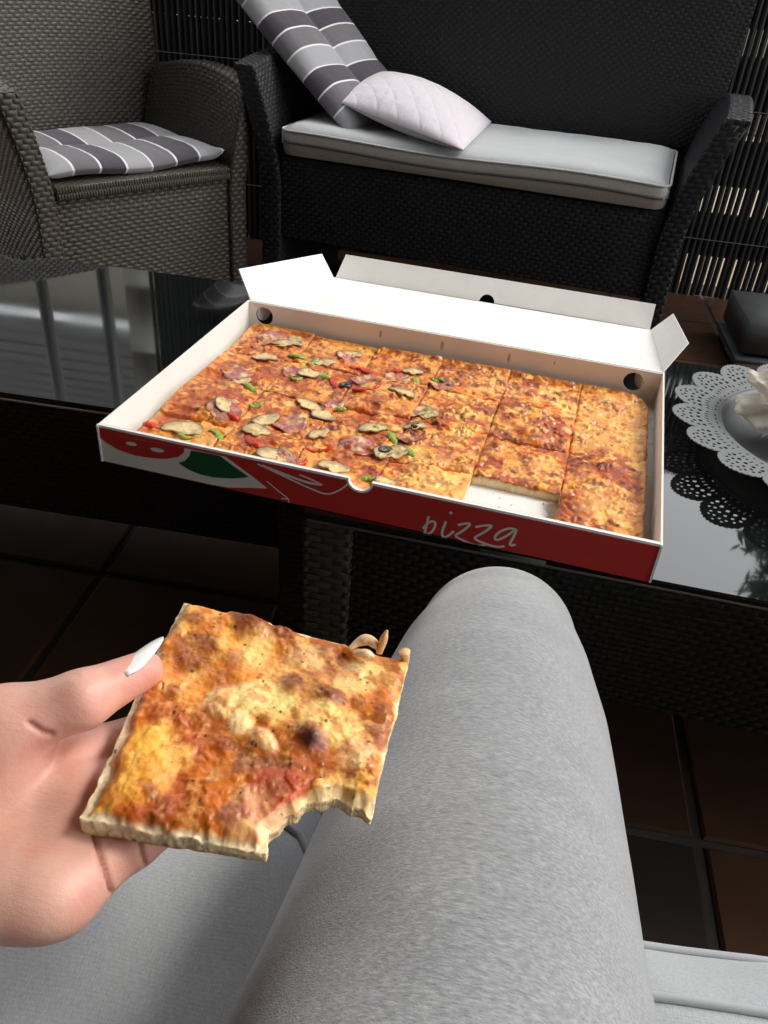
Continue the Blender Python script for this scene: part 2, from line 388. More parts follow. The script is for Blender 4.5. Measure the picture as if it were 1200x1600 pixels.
def skin():
    t = NT('skin'); v = t.co(); f = t.noise(v, 38, 4); g = t.noise(v, 500, 3)
    at = t.n('VertexColor'); at.layer_name = 'Col'; mx = t.n('Mix', data_type='RGBA', blend_type='MULTIPLY'); mx.inputs[0].default_value = 1
    t.l(at.outputs['Color'], mx.inputs[6]); t.l(t.ramp(f, [(.3, (.92, .76, .72)), (.52, (1, 1, 1)), (.72, (.97, .78, .76))]), mx.inputs[7]); t.l(mx.outputs[2], t.b.inputs['Base Color'])
    t.bump(g, .2, .0005); t.bump(t.noise(t.co('Object', (200, 900, 400), (0, 0, .5)), 1, 4), .2, .0007); vo = t.n('TexVoronoi', feature='DISTANCE_TO_EDGE'); vo.inputs['Scale'].default_value = 900; t.l(v, vo.inputs['Vector']); t.bump(vo.outputs['Distance'], .15, .0004)
    t.set(Roughness=.46, Subsurface_Weight=.25, Subsurface_Scale=.006); t.b.inputs['Subsurface Radius'].default_value = (1, .35, .2); return t.m
M['skin'] = skin()
def foodm(name, rough=.30, speck=.5, wet=.55, mixf=.5, bs=.5, bd=.0012):
    t = NT(name); at = t.n('VertexColor'); at.layer_name = 'Col'; v = t.co('UV')
    f = t.noise(v, 900, 4, .65); mx = t.n('Mix', data_type='RGBA', blend_type='MULTIPLY'); mx.inputs[0].default_value = mixf
    t.l(at.outputs['Color'], mx.inputs[6]); t.l(t.ramp(f, [(.32, (.62, .50, .42)), (.58, (1, 1, 1))]), mx.inputs[7])
    sp = t.noise(v, 520, 1); m2 = t.n('Mix', data_type='RGBA'); t.l(t.ramp(sp, [(.735, (0,) * 3), (.77, (speck,) * 3)]), m2.inputs[0])
    t.l(mx.outputs[2], m2.inputs[6]); m2.inputs[7].default_value = (.05, .045, .015, 1); t.l(m2.outputs[2], t.b.inputs['Base Color'])
    t.l(t.ramp(t.noise(v, 160, 3), [(.3, (rough - .1,) * 3), (.7, (rough + .22,) * 3)]), t.b.inputs['Roughness'])
    t.bump(t.noise(v, 420, 4, .6), bs, bd); t.set(Specular_IOR_Level=wet, Subsurface_Weight=.12, Subsurface_Scale=.004); t.b.inputs['Subsurface Radius'].default_value = (1, .5, .2); return t.m
M['food'] = foodm('baked_topping'); M['held'] = foodm('glossy_cheese', .34, .6, .5, .4, .3, .0005); M['veg'] = foodm('vegetable', .3, .1, .6, .2)

def set_uv(o, uv):                           # per-vertex uv
    me = o.data; l = me.uv_layers.new(name='UVMap'); vi = np.empty(len(me.loops), np.int32); me.loops.foreach_get('vertex_index', vi)
    l.data.foreach_set('uv', np.asarray(uv, np.float32)[vi].ravel())
def set_col(o, col):
    a = o.data.color_attributes.new('Col', 'FLOAT_COLOR', 'POINT')
    a.data.foreach_set('color', np.concatenate([col, np.ones((len(col), 1))], 1).astype(np.float32).ravel())
def box_uv(o):
    me = o.data; n = len(me.vertices); co = np.empty(n * 3, np.float32); me.vertices.foreach_get('co', co); co = co.reshape(-1, 3)
    set_uv(o, np.stack([co[:, 0] + .35 * co[:, 2], co[:, 1] + .7 * co[:, 2]], 1))

exec_order = None
# ------------------------------------------------------------------ ground, floor tiles
g = obj('ground', [(-300, -300, -.03), (300, -300, -.03), (300, 300, -.03), (-300, 300, -.03)], [(0, 1, 2, 3)], M['paving']); struct(g)
fl = struct(MB().box((-3.6, -1.55, -.026), (3.4, 2.93, -.006)).build('floor', M['grout']))
PT = .31
def tile_mesh():
    h = (PT - .012) / 2; b = .004; V = []
    for z, k in ((-.012, h), (-.004, h), (0, h - b)): V += [(-k, -k, z), (k, -k, z), (k, k, z), (-k, k, z)]
    F = [(8, 9, 10, 11)] + [(a + i, a + (i + 1) % 4, a + 4 + (i + 1) % 4, a + 4 + i) for a in (0, 4) for i in range(4)]
    return V, F
t0 = None; rnd = random.Random(4)
for i in range(-10, 9):
    for j in range(-6, 8):
        cx = .35 - PT / 2 + PT * i; cy = .688 - PT / 2 + PT * j
        if cy > 2.9 or cx > 3.3 or cx < -3.4: continue
        if t0 is None: o = t0 = obj('tile', *tile_mesh(), M['tile'], fl); dk = t0.data.copy(); dk.materials[0] = M['tile_dark']
        else:
            o = t0.copy(); C.objects.link(o); o.parent = fl
            if i == 0 and j == 0: o.data = dk
        o.location = (cx, cy, rnd.uniform(-.0006, .0006)); o.rotation_euler = (rnd.uniform(-.003, .003), rnd.uniform(-.003, .003), rnd.uniform(-.004, .004) + math.pi / 2 * rnd.randint(0, 3))

# ------------------------------------------------------------------ terrace round the seats; unseen roof and house wall added to block sky
hw = MB().box((-5, -1.75, 0), (3.4, -1.55, 2.9)).build('unseen_house_wall', M['house'])  # added out of view to keep sky light from coming in behind
tag(hw, 'unseen dark rendered house wall, added to block sky behind the bench', 'wall')
pr_ = thing('sky_blocking_roof', 'unseen dark timber roof, added to block sky over tables and seats', 'roof', (0, 0, 2.5))
RX1, RY1 = 1.15, 2.1  # extent of the unseen roof, set by how much sky it blocks
MB().box((-5, -1.54, .06), (RX1, RY1, .1)).build('roof_sheet', M['ceiling'], pr_)
for k in range(10):
    y = -1.4 + k * .38; MB().box((-5, y, -.06), (RX1 - .02, y + .07, .059)).build('rafter', M['ceiling'], pr_)
lw = MB().box((-3.9, -1.54, 0), (-3.7, 1.2, 2.5)).build('side_wall', M['house']); tag(lw, 'dark rendered side wall under the terrace roof', 'wall')
# neighbour's shed beyond the screen
sh = thing('shed', 'pale plastered shed with grey plank roof beyond the screen fence', 'shed', (-3.2, 5.0, 0))
MB().box((-3, 0, 0), (1.15, .2, 2.16)).build('wall', M['plaster'], sh)
for k in range(12):
    y0 = -.1 + k * .2; z0 = 2.17 + k * .19
    V = [(-3.2, y0, z0), (1.3, y0, z0), (1.3, y0 + .215, z0 + .19), (-3.2, y0 + .215, z0 + .19)]; V += [(x, y - .0, z + .03) for x, y, z in V]
    obj('roof_plank', V, [(0, 1, 2, 3), (4, 5, 6, 7), (0, 1, 5, 4), (1, 2, 6, 5), (2, 3, 7, 6), (3, 0, 4, 7)], M['roof'], sh)
pl = thing('pillar', 'white block pillar at the end of the screen fence', 'pillar', (-1.49, 3.3, 0))
for k in range(9): MB().box((-.07, -.07, k * .3), (.07, .07, k * .3 + .292)).build('block', M['pillar'], pl)
for i, x in enumerate((-1.86, -1.585)):
    mb = MB(); tube(mb, [(0, 0, 0), (0, 0, 1.3), (0, 0, 2.6)], .026, 12); o = mb.build('metal_post', M['post'], None, True); o.location = (x, 3.1, 0)
    tag(o, ['grey round metal post farther from the white pillar', 'grey round metal post standing beside the white pillar'][i], 'post')
gw = MB().box((.2, 6.2, 0), (9, 6.4, 1.0)).build('garden_wall', M['plaster']); tag(gw, 'low pale garden wall glimpsed through the screen gaps', 'wall')

# screen fence
fy = lambda x: 2.80 - .022 * x
fe = thing('screen_fence', 'dark slatted privacy screen behind the loveseat with light showing through', 'fence', (0, 0, 0))
def slat_mesh(seed):
    rg = random.Random(seed); V = []; F = []; nz = 5; pr = [(-.0089, .002), (-.006, -.003), (0, -.005), (.006, -.003), (.0089, .002), (0, .003)]
    for k in range(nz):
        z = 1.47 * k / (nz - 1); dx = rg.uniform(-.0012, .0012)
        V += [(x + dx, y, z) for x, y in pr]
    for k in range(nz - 1):
        F += [(k * 6 + i, k * 6 + (i + 1) % 6, k * 6 + 6 + (i + 1) % 6, k * 6 + 6 + i) for i in range(6)]
    F += [tuple(range(5, -1, -1)), tuple(range(24, 30))]
    return V, F
sm = [obj('slat', *slat_mesh(s), M['slat'], fe) for s in range(4)]
x = -1.26; k = 0; rnd = random.Random(2)
while x < 3.2:
    if k < 4: o = sm[k]
    else: o = sm[k % 4].copy(); C.objects.link(o); o.parent = fe
    o.location = (x, fy(x) + rnd.uniform(-.0015, .0015), rnd.uniform(0, .006)); o.rotation_euler = (0, rnd.uniform(-.0016, .0016), rnd.uniform(-.15, .15))
    x += .0192 + rnd.uniform(-.0006, .0006); k += 1
for z in (.18, .55, .93, 1.31):
    mb = MB(); tube(mb, [(-1.27, fy(-1.27) - .007, z), (0, fy(0) - .007, z + .002), (3.2, fy(3.2) - .007, z)], .0012, 6); mb.build('wire', M['wire'], fe)
for a, b in [(.122, .253), (.336, .467), (.542, .685), (.753, .90), (.97, 1.11), (1.19, 1.40)]:
    mb = MB(); V = [(.22, fy(.22) + .03, a), (3.2, fy(3.2) + .03, a), (3.2, fy(3.2) + .03, b), (.22, fy(.22) + .03, b)]
    V += [(x, y + .02, z) for x, y, z in V]
    mb.add(V, [(0, 1, 2, 3), (7, 6, 5, 4), (0, 4, 5, 1), (1, 5, 6, 2), (2, 6, 7, 3), (3, 7, 4, 0)]); mb.build('board', M['board'], fe)
for k in range(9):
    a = .0 + k * .163; V = [(-1.26, fy(-1.26) + .03, a), (.2, fy(.2) + .03, a), (.2, fy(.2) + .03, a + .16), (-1.26, fy(-1.26) + .03, a + .16)]
    V += [(x, y + .02, z) for x, y, z in V]
    mb = MB(); mb.add(V, [(0, 1, 2, 3), (7, 6, 5, 4), (0, 4, 5, 1), (1, 5, 6, 2), (2, 6, 7, 3), (3, 7, 4, 0)]); mb.build('board', M['board'], fe)

# conifer whose outline the table glass mirrors
def conifer(loc, H, Rb, seed, label):
    rg = np.random.RandomState(seed); t = thing('conifer', label, 'tree', loc)
    mb = MB(); tube(mb, [(0, 0, 0), (.04, .02, H * .5), (0, .05, H)], [.14, .09, .02], 10); mb.build('trunk', M['bark'], t, True)
    mb = MB(); V = []; nb = 260
    for i in range(nb):
        f = (i + .5) / nb; z = H * (.1 + .88 * f); L = Rb * (1 - f) ** .75 * rg.uniform(.6, 1.1) + .12; a = i * 2.4 + rg.uniform(-.4, .4)
        d = np.array([math.cos(a), math.sin(a), -.18 + .5 * f]); p0 = np.array([0, 0, z])
        n = int(60 * L + 14)
        tt = rg.rand(n) ** .7; base = p0 + np.outer(tt * L, d); base[:, 2] += -.15 * tt ** 2 * L
        o = rg.randn(n, 3) * .09 * L ** .5; s = .05 + .05 * rg.rand(n, 1)
        a1 = rg.randn(n, 3); a1 /= np.linalg.norm(a1, axis=1, keepdims=True); a2 = np.cross(a1, rg.randn(n, 3)); a2 /= np.linalg.norm(a2, axis=1, keepdims=True)
        c = base + o; V.append(np.stack([c - a1 * s * 1.5, c + a2 * s * .35, c + a1 * s * 1.5, c - a2 * s * .35], 1))
    V = np.concatenate(V).reshape(-1, 3); F = np.arange(len(V)).reshape(-1, 4); mb.add(V, F); mb.build('crown', M['needle'], t)
conifer((3.75, 7.6, 0), 6.6, 1.75, 3, 'tall dark conifer mirrored in the right table glass')

# ------------------------------------------------------------------ wicker seats
def flare(z, z0, h, amt): t = np.clip((z - z0) / h, 0, 1.3); return amt * t ** 1.6
def arm_part(name, mat, parent, x0, sgn, th, z0, ztop, dep, amt, zf, seg, row, ybow=.03):
    """arm standing at x0, outward = sgn, flaring outward towards the top"""
    def top(y): return ztop + ybow * np.sin(np.clip(y / dep, 0, 1) * math.pi) - .01 * y / dep
    def inner(u, v):
        y = u * dep; z = z0 + v * (top(y) - z0); fx = x0 + sgn * flare(z, zf, ztop - zf, amt)
        return np.stack([fx, y + 0 * v - .015 * np.clip((z - zf) / (ztop - zf), 0, 1), z], -1)
    def outer(u, v): return inner(u, v) + np.array([sgn * th, 0, 0])
    mb = MB(); A, B = (inner, outer) if sgn < 0 else (outer, inner)
    rv = lambda S: (lambda u, v: S(1 - u, v))
    # inner normal must point away from outward side
    nrm = surfN(inner, np.array([.5]), np.array([.5]))[0]
    I_ = inner if nrm[0] * sgn < 0 else rv(inner); O_ = outer if surfN(outer, np.array([.5]), np.array([.5]))[0][0] * sgn > 0 else rv(outer)
    slab(mb, I_, th, 14, 14)
    weave(mb, I_, dep, ztop - z0, seg, row, seed=1); weave(mb, O_, dep, ztop - z0, seg, row, seed=2)
    def front(u, v):
        a = inner(0 * u, v); a = a + np.stack([u * sgn * th, 0 * u, 0 * u], -1); return a
    f_ = front if surfN(front, np.array([.5]), np.array([.5]))[0][1] < 0 else rv(front)
    weave(mb, f_, th, ztop - z0, seg * .8, row * 1.2, .0035, seed=3)
    def topS(u, v):
        a = inner(v, 0 * u + 1); return a + np.stack([u * sgn * th, 0 * u, 0 * u], -1)
    t_ = topS if surfN(topS, np.array([.5]), np.array([.5]))[0][2] > 0 else rv(topS)
    weave(mb, t_, th, dep, seg * .8, row * 1.2, .0035, seed=4)
    return mb.build(name, mat, parent, True)

# armchair
CW = .474
ch = thing('armchair', 'brown-grey wicker armchair with striped seat cushion beside the loveseat', 'armchair', (-1.038, 1.849, 0), math.atan2(.785, .62))
mb = MB(); panel(mb, bil((0, .012, .03), (CW, .012, .03), (CW, .012, .338), (0, .012, .338)), CW, .31, seg=.024, row=.0098, amp=.0034); mb.build('front_panel', M['wick_chair'], ch, True)
mb = MB(); slab(mb, bil((.002, -.006, .372), (CW - .002, -.006, .372), (CW - .002, .44, .372), (.002, .44, .372)), .03)
weave(mb, bil((.002, -.004, .372), (CW - .002, -.004, .372), (CW - .002, .44, .372), (.002, .44, .372)), CW, .44, .022, .0095)
weave(mb, bil((.002, -.006, .343), (CW - .002, -.006, .343), (CW - .002, -.006, .373), (.002, -.006, .373)), CW, .03, .007, .03, .003)
mb.build('seat_lid', M['wick_chair'], ch, True)
def cb(u, v):
    x = -.065 - .03 * v + u * (CW + .13 + .06 * v); z = .02 + v * .80 + .02 * np.sin(u * math.pi) * v
    return np.stack([x, .445 + .085 * v ** 1.5 + .02 * np.sin(u * math.pi) * v, z], -1)
mb = MB(); panel(mb, cb, .62, .80, .035, 10, 14, seg=.022, row=.0088, amp=.0032)
weave(mb, lambda u, v: cb(1 - u, v) + np.array([0, .036, 0]), .62, .80, .022, .0095)
mb.build('backrest', M['wick_chair'], ch, True)
arm_part('arm', M['wick_chair'], ch, -.001, -1, .048, .02, .575, .455, .055, .30, .022, .0095)
arm_part('arm', M['wick_chair'], ch, CW + .001, 1, .048, .02, .560, .455, .045, .30, .022, .0095)

# loveseat
SW = .98
so = thing('loveseat', 'black wicker loveseat in front of the dark screen fence', 'sofa', (-.612, 2.235, 0), R_(-8.8))
mb = MB(); panel(mb, bil((0, .012, .2), (SW, .012, .2), (SW, .012, .407), (0, .012, .407)), SW, .207, seg=.022, row=.0095); mb.build('front_panel', M['wick_sofa'], so, True)
mb = MB(); panel(mb, bil((.002, .016, .412), (SW - .002, .016, .412), (SW - .002, .45, .412), (.002, .45, .412)), SW, .45, .03); mb.build('seat_base', M['wick_sofa'], so, True)
def sb(u, v):
    x = -.055 - .05 * v + u * (SW + .11 + .10 * v); return np.stack([x, .455 + .03 * v + 0 * u, .2 + .75 * v + .03 * np.sin(u * math.pi) * v], -1)
mb = MB(); panel(mb, sb, 1.1, .75, .03, 12, 10, seg=.02, row=.0085, amp=.0022); mb.build('backrest', M['wick_sofa'], so, True)
arm_part('arm', M['wick_sofa'], so, -.001, -1, .05, .0, .612, .47, .062, .33, .022, .0095, .02)
arm_part('arm', M['wick_sofa'], so, SW + .001, 1, .05, .0, .625, .47, .075, .33, .022, .0095, .02)

# ------------------------------------------------------------------ cushions
def pad(name, S, ht, hb, mat, parent=None, nu=60, nv=60, L=(1, 1)):
    u, v = np.meshgrid(np.linspace(0, 1, nu), np.linspace(0, 1, nv)); P = S(u, v); N = surfN(S, u, v)
    T_ = P + N * ht(u, v)[..., None]; B_ = P - N * hb(u, v)[..., None]
    i = np.arange(nu * nv).reshape(nv, nu); n = nu * nv
    ring = np.concatenate([i[0, :-1], i[:-1, -1], i[-1, :0:-1], i[:0:-1, 0]]); nx = np.roll(ring, -1)
    F = np.concatenate([gridF(nu, nv), gridF(nu, nv, True) + n, np.stack([ring, ring + n, nx + n, nx], -1)])
    o = obj(name, np.concatenate([T_.reshape(-1, 3), B_.reshape(-1, 3)]), F, mat, parent, True)
    uv = np.stack([u * L[0], v * L[1]], -1).reshape(-1, 2); set_uv(o, np.concatenate([uv, uv])); return o
def edge(u, v, p=.5, wu=.12, wv=.12):
    a = np.clip(np.minimum(u, 1 - u) / wu, 0, 1); b = np.clip(np.minimum(v, 1 - v) / wv, 0, 1)
    return (1 - (1 - a) ** 2) ** p * (1 - (1 - b) ** 2) ** p

# loveseat seat cushion: crowned top, two-tone boxing, piping
sc = thing('seat_cushion', 'long pale grey boxed seat cushion lying on the loveseat', 'cushion', so.location, R_(-8.8))
SX0, SX1, SY0, SY1, SZ0, SZ1 = .006, SW - .004, -.012, .448, .4155, .472
def rrect(z, ins=0, wob=0, n=30, r=.03):
    P = []; x0, x1, y0, y1 = SX0 + ins, SX1 - ins, SY0 + ins, SY1 - ins
    for cx, cy, a in ((x1 - r, y0 + r, -90), (x1 - r, y1 - r, 0), (x0 + r, y1 - r, 90), (x0 + r, y0 + r, 180)):
        P += [(cx + r * math.cos(R_(a + q * 15)), cy + r * math.sin(R_(a + q * 15))) for q in range(7)]
    out = []
    for a, b in zip(P, P[1:] + P[:1]):
        k = max(1, int(math.hypot(b[0] - a[0], b[1] - a[1]) / .03))
        out += [(a[0] + (b[0] - a[0]) * q / k, a[1] + (b[1] - a[1]) * q / k) for q in range(k)]
    return [(x, y, z + wob * math.sin(x * 9 + 1) * (1 if y < .2 else .3)) for x, y in out]
def band(mb, a, b, bulge):
    a, b = np.array(a), np.array(b); n = len(a); c = np.array([(SX0 + SX1) / 2, (SY0 + SY1) / 2, 0]); rows = []
    for k in range(7):
        t = k / 6; p = a * (1 - t) + b * t; d = p - c; d[:, 2] = 0; d /= np.linalg.norm(d, axis=1, keepdims=True); rows.append(p + d * bulge * math.sin(math.pi * t))
    V = np.concatenate(rows); i = np.arange(7 * n).reshape(7, n); j = np.roll(i, -1, 1); mb.add(V, np.stack([i[:-1], j[:-1], j[1:], i[1:]], -1).reshape(-1, 4))
za, zb, zc = SZ0 + .002, SZ0 + .029, SZ1
mb = MB(); band(mb, rrect(za, .004), rrect(zb, 0, .0045), .003); o = mb.build('lower_boxing', M['taupe'], sc, True); box_uv(o)
mb = MB(); band(mb, rrect(zb, 0, .0045), rrect(zc, .002, .004), .003); o = mb.build('upper_boxing', M['greyband'], sc, True); box_uv(o)
def sct(u, v):
    return np.stack([SX0 + .004 + u * (SX1 - SX0 - .008), SY0 + .004 + v * (SY1 - SY0 - .008), zc - .001 + .004 * np.sin((SX0 + u * (SX1 - SX0)) * 9 + 1) * (1 - v)], -1)
o = pad('top_panel', sct, lambda u, v: .012 * edge(u, v, .5, .06, .14) + .009 * fbm(u * 9, v * 4, 8) * edge(u, v, .5, .05, .1), lambda u, v: .03 + 0 * u, M['seatfab'], sc, 50, 24, (.97, .46))
for z, ins, wb, mt in ((zb, -.001, .0045, 'darkpiping'), (zc, -.001, .004, 'piping')):
    P = rrect(z, ins, wb); mb = MB(); tube(mb, P + P[:2], .0032, 6, False); mb.build('piping', M[mt], sc, True)

# armchair seat cushion (striped, tufted)
def tufts(u, v, nu, nv, d): return (np.abs(np.sin(math.pi * np.clip(u * nu, 0, nu))) ** .45) * (np.abs(np.sin(math.pi * v * nv)) ** .45) * d
cx_, cy_ = .62, .785
def chair_pt(x, y, z): return np.stack([-1.038 + x * cx_ - y * cy_, 1.849 + x * cy_ + y * cx_, z], -1)
def ccs(u, v):                               # v along x (stripes run across), u depth
    x = -.003 + v * (CW + .006); y = .018 + u * .41
    return chair_pt(x, y, .394 + .006 * np.sin(v * 9) * (1 - u) + .012 * sst(.88, 1, v) * sst(.9, 1, 1 - u) + 0 * u)
puff = lambda h, nu, nv, sd: (lambda u, v: h * edge(u, v, .5, .10, .10) * (.45 + .55 * (np.abs(np.sin(math.pi * u * nu)) ** .5) * (.55 + .45 * np.abs(np.sin(math.pi * v * nv)) ** .4)) + .0015 + .003 * fbm(u * 7, v * 7, sd) * edge(u, v))
o = pad('striped_cushion', lambda u, v: ccs(1 - u, v), puff(.021, 2, 3, 5), lambda u, v: .017 * edge(u, v, .5, .08, .08) + .0005, M['stripe'], None, 70, 80, (.41, .60))
o.data.uv_layers[0].data  # stripes along uv.y
tag(o, 'flat grey purple striped seat cushion on the wicker armchair', 'cushion')

# striped high-back cushion leaning on the loveseat
A = pz(545, 210, .478); B_ = np.array([-.325, 2.585, .478]); Tl = py(355, -30, 2.40); Tr = np.array([Tl[0] + .175, 2.66, Tl[2] + .02])
d1 = (Tl - A) * 1.5
def hbk(u, v):
    S = bil(A, B_, B_ + (Tr - B_) * 1.5, A + d1); P = S(u, v)
    return P + np.array([.35, -.5, .3]) * (-.03 * np.sin(math.pi * np.clip(v, 0, 1)))[..., None]
o = pad('striped_cushion', hbk, puff(.045, 2, 4, 9), lambda u, v: .014 * edge(u, v) + .001, M['stripe'], None, 60, 90, (.40, 1.03))
uvl = o.data.uv_layers[0].data
tag(o, 'tufted striped high-back cushion leaning in the loveseat corner', 'cushion')

# lilac pillow
p1, p2, p3, p4 = pz(527, 158, .545), py(592, 112, 2.62), py(768, 190, 2.55), pz(724, 234, .494)
o = pad('lilac_pillow', bil(p1, p4, p3, p2), lambda u, v: .062 * edge(u, v, .62, .5, .5) + .004 * fbm(u * 6, v * 6, 3) * edge(u, v), lambda u, v: .045 * edge(u, v, .62, .5, .5) + .001, M['quilt'], None, 70, 60, (.42, .30))
tag(o, 'lilac quilted pillow resting against the striped cushion on the loveseat', 'pillow')

# ------------------------------------------------------------------ coffee tables
def table(label, x0, x1, y0, y1, rz=0):
    t = thing('coffee_table', label, 'table', ((x0 + x1) / 2, (y0 + y1) / 2, 0), rz, None); a, b = (x1 - x0) / 2, (y1 - y0) / 2
    bm = bmesh.new(); bmesh.ops.create_cube(bm, size=1); bmesh.ops.scale(bm, vec=(2 * a, 2 * b, .008), verts=bm.verts); bmesh.ops.translate(bm, vec=(0, 0, TT - .004), verts=bm.verts)
    bmesh.ops.bevel(bm, geom=bm.edges[:], offset=.0018, segments=2, affect='EDGES'); me = bpy.data.meshes.new('glass_top'); bm.to_mesh(me); bm.free(); me.materials.append(M['glass'])
    o = bpy.data.objects.new('glass_top', me); C.objects.link(o); o.parent = t
    mb = MB(); mb.box((-a + .004, -b + .0035, TT - .0125), (a - .004, b - .0035, TT - .0085)); mb.build('glass_rim', M['edge'], t)
    a2, b2 = a - .012, b - .012; z1, z0 = TT - .014, TT - .185; kw = dict(seg=.017, row=.0072, amp=.0024)
    mb = MB(); panel(mb, bil((-a2, -b2, z0), (a2, -b2, z0), (a2, -b2, z1), (-a2, -b2, z1)), 2 * a2, z1 - z0, .01, **kw); mb.build('apron', M['wick_table'], t, True)
    mb = MB(); panel(mb, bil((a2, b2, z0), (-a2, b2, z0), (-a2, b2, z1), (a2, b2, z1)), 2 * a2, z1 - z0, .01, **kw); mb.build('apron', M['wick_table'], t, True)
    for s in (-1, 1):
        mb = MB(); panel(mb, bil((s * a2, -s * (b2 - .012), z0), (s * a2, s * (b2 - .012), z0), (s * a2, s * (b2 - .012), z1), (s * a2, -s * (b2 - .012), z1)), 2 * b2, z1 - z0, .01, **kw)
        mb.build('apron', M['wick_table'], t, True)
    for sx in (-1, 1):
        for sy in (-1, 1):
            X0, X1, Y0, Y1 = sx * (a2 - .014) - .026, sx * (a2 - .014) + .026, sy * (b2 - .021) - .026, sy * (b2 - .021) + .026; mb = MB(); c = [(X0, Y0), (X1, Y0), (X1, Y1), (X0, Y1)]
            if sx: X0 += 0
            mb.box((X0 + .002, Y0 + .002, 0), (X1 - .002, Y1 - .002, z1))
            for q in range(4):
                p, r = c[q], c[(q + 1) % 4]; weave(mb, bil((*p, .01), (*r, .01), (*r, z1), (*p, z1)), .05, z1, .017, .009, .0025)
            mb.build('leg', M['wick_leg'], t, True)
    return t
table('glass-topped black wicker table standing before the armchair, bare glass', -1.62, -.185, .8551, 1.333)
_a = R_(-3.8); _c = np.array([-.168, .7]) + .8 * np.array([math.cos(_a), math.sin(_a)]) + .2825 * np.array([-math.sin(_a), math.cos(_a)])
table('glass-topped black wicker table carrying the lace-rimmed plate', _c[0] - .8, _c[0] + .8, _c[1] - .2825, _c[1] + .2825, _a)
# ------------------------------------------------------------------ pizza box
BX, BY, BB, BD, BH, BW = -.40675, .73726, -.11239, .40832, .0461, .60
BZ = TT + .0006
be = np.array([math.cos(BB), math.sin(BB), 0]); bn = np.array([-math.sin(BB), math.cos(BB), 0])
def to_box(P): d = np.asarray(P) - np.array([BX, BY, TT]); return np.array([d @ be, d @ bn, d[2]])
def fp(x, y):                                # photograph point on the box's front face -> (x, z) in the box frame
    d = FW + RT * (x - 600) / FPX + UP * (800 - y) / FPX; o = np.array([BX, BY, TT])
    t = ((o - CAM) @ bn) / (d @ bn); q = to_box(CAM + d * t); return q[0], q[2]
px = thing('pizza_box', 'open white pizza box with red printed front across both glass tables', 'box', (BX, BY, BZ), BB)
CT = .0022
MB().box((CT, CT, 0), (BW - CT, BD - CT, .0016)).build('bottom', M['card'], px)
def wall(name, outline, holes, mat, loc, rot, parent=px, t=CT):
    V, F = prism(outline, holes, t); o = obj(name, V, F, mat, parent); o.location = loc; o.rotation_euler = rot; return o
nx_ = fp(562, 752)[0]
notch = [(nx_ - .0125 * math.cos(a), BH - .0125 * math.sin(a)) for a in np.linspace(math.pi, 0, 12)]
out = [(0, 0), (BW, 0), (BW, BH)] + notch + [(0, BH)]
fw = wall('front_wall', out, [], M['card'], (0, CT + .0012, 0), (R_(90), 0, 0))
fi = wall('front_wall_lining', [(0.003, .002), (BW - .003, .002), (BW - .003, BH - .0004)] + [(x, z - .0004) for x, z in notch] + [(.003, BH - .0004)], [], M['card_shaded'], (0, CT + .0012 + CT + .0002, 0), (R_(90), 0, 0), fw)
fi.location = (0, .0001, -CT - .0003); fi.rotation_euler = (0, 0, 0)
# printed face as thin layers of ink
def ink(name, poly, mat, lay, holes=()):
    V, F = prism(poly, list(holes), .00012); o = obj(name, V, F, mat, fw); o.location = (0, 0, CT + .00002 + .00013 * lay); return o
def strip(name, pts, wd, mat, lay):
    a, b = ribbon(pts, wd); n = len(a); V = [(x, y, .00012) for x, y in a] + [(x, y, .00012) for x, y in b]; F = [(i, i + 1, n + i + 1, n + i) for i in range(n - 1)]
    V += [(x, y, 0) for x, y, _ in V]; m2 = 2 * n; F += [tuple(q + m2 for q in f) for f in F] + [(i, i + 1, i + 1 + m2, i + m2) for i in range(n - 1)] + [(n + i, n + i + 1, n + i + 1 + m2, n + i + m2) for i in range(n - 1)]
    o = obj(name, V, F, mat, fw); o.location = (0, 0, CT + .00002 + .00013 * lay); return o
rim = .0028
nt2 = [(nx_ - .0148 * math.cos(a), BH - .0148 * math.sin(a)) for a in np.linspace(math.pi - .2, .2, 14)]
ink('red_print', [(0.0, 0.0), (BW, 0), (BW, BH - rim)] + nt2 + [(0, BH - rim)], M['red'], 0)
z4 = lambda X, Y: fp(140 + X / 2.5, 640 + Y / 2.5)
q = [z4(*p) for p in [(22, 92), (120, 108), (260, 134), (400, 160), (530, 188), (575, 222), (640, 270), (693, 312), (620, 309), (540, 308), (470, 304), (400, 294), (330, 277), (270, 260), (150, 232), (42, 208)]]
q = [(max(.0003, min(x, BW)), min(max(z, .0008), BH - rim - .0002)) for x, z in q]; ink('white_panel_print', q, M['white_ink'], 1)
q = [z4(*p) for p in [(24, 90), (368, 154), (367, 172), (345, 188), (300, 196), (250, 194), (180, 184), (110, 160), (60, 130), (28, 106)]]
ink('tomato_print', [(max(.0006, x), min(z, BH - rim - .0005)) for x, z in q], M['red'], 2)
for X, Y, a, b in ((162, 137, 21, 7), (263, 161, 27, 8)):
    ink('tomato_glint_print', [z4(X + a * math.cos(t), Y + b * math.sin(t) + a * math.cos(t) * .18) for t in np.linspace(0, 2 * math.pi, 18, endpoint=False)], M['white_ink'], 3)
ink('leaf_print', [(x, min(z, BH - rim - .0006)) for x, z in [z4(*p) for p in [(395, 163), (450, 172), (510, 185), (560, 224), (622, 267), (560, 273), (480, 268), (430, 256), (390, 240), (345, 212), (372, 202), (388, 185)]]], M['green'], 2)
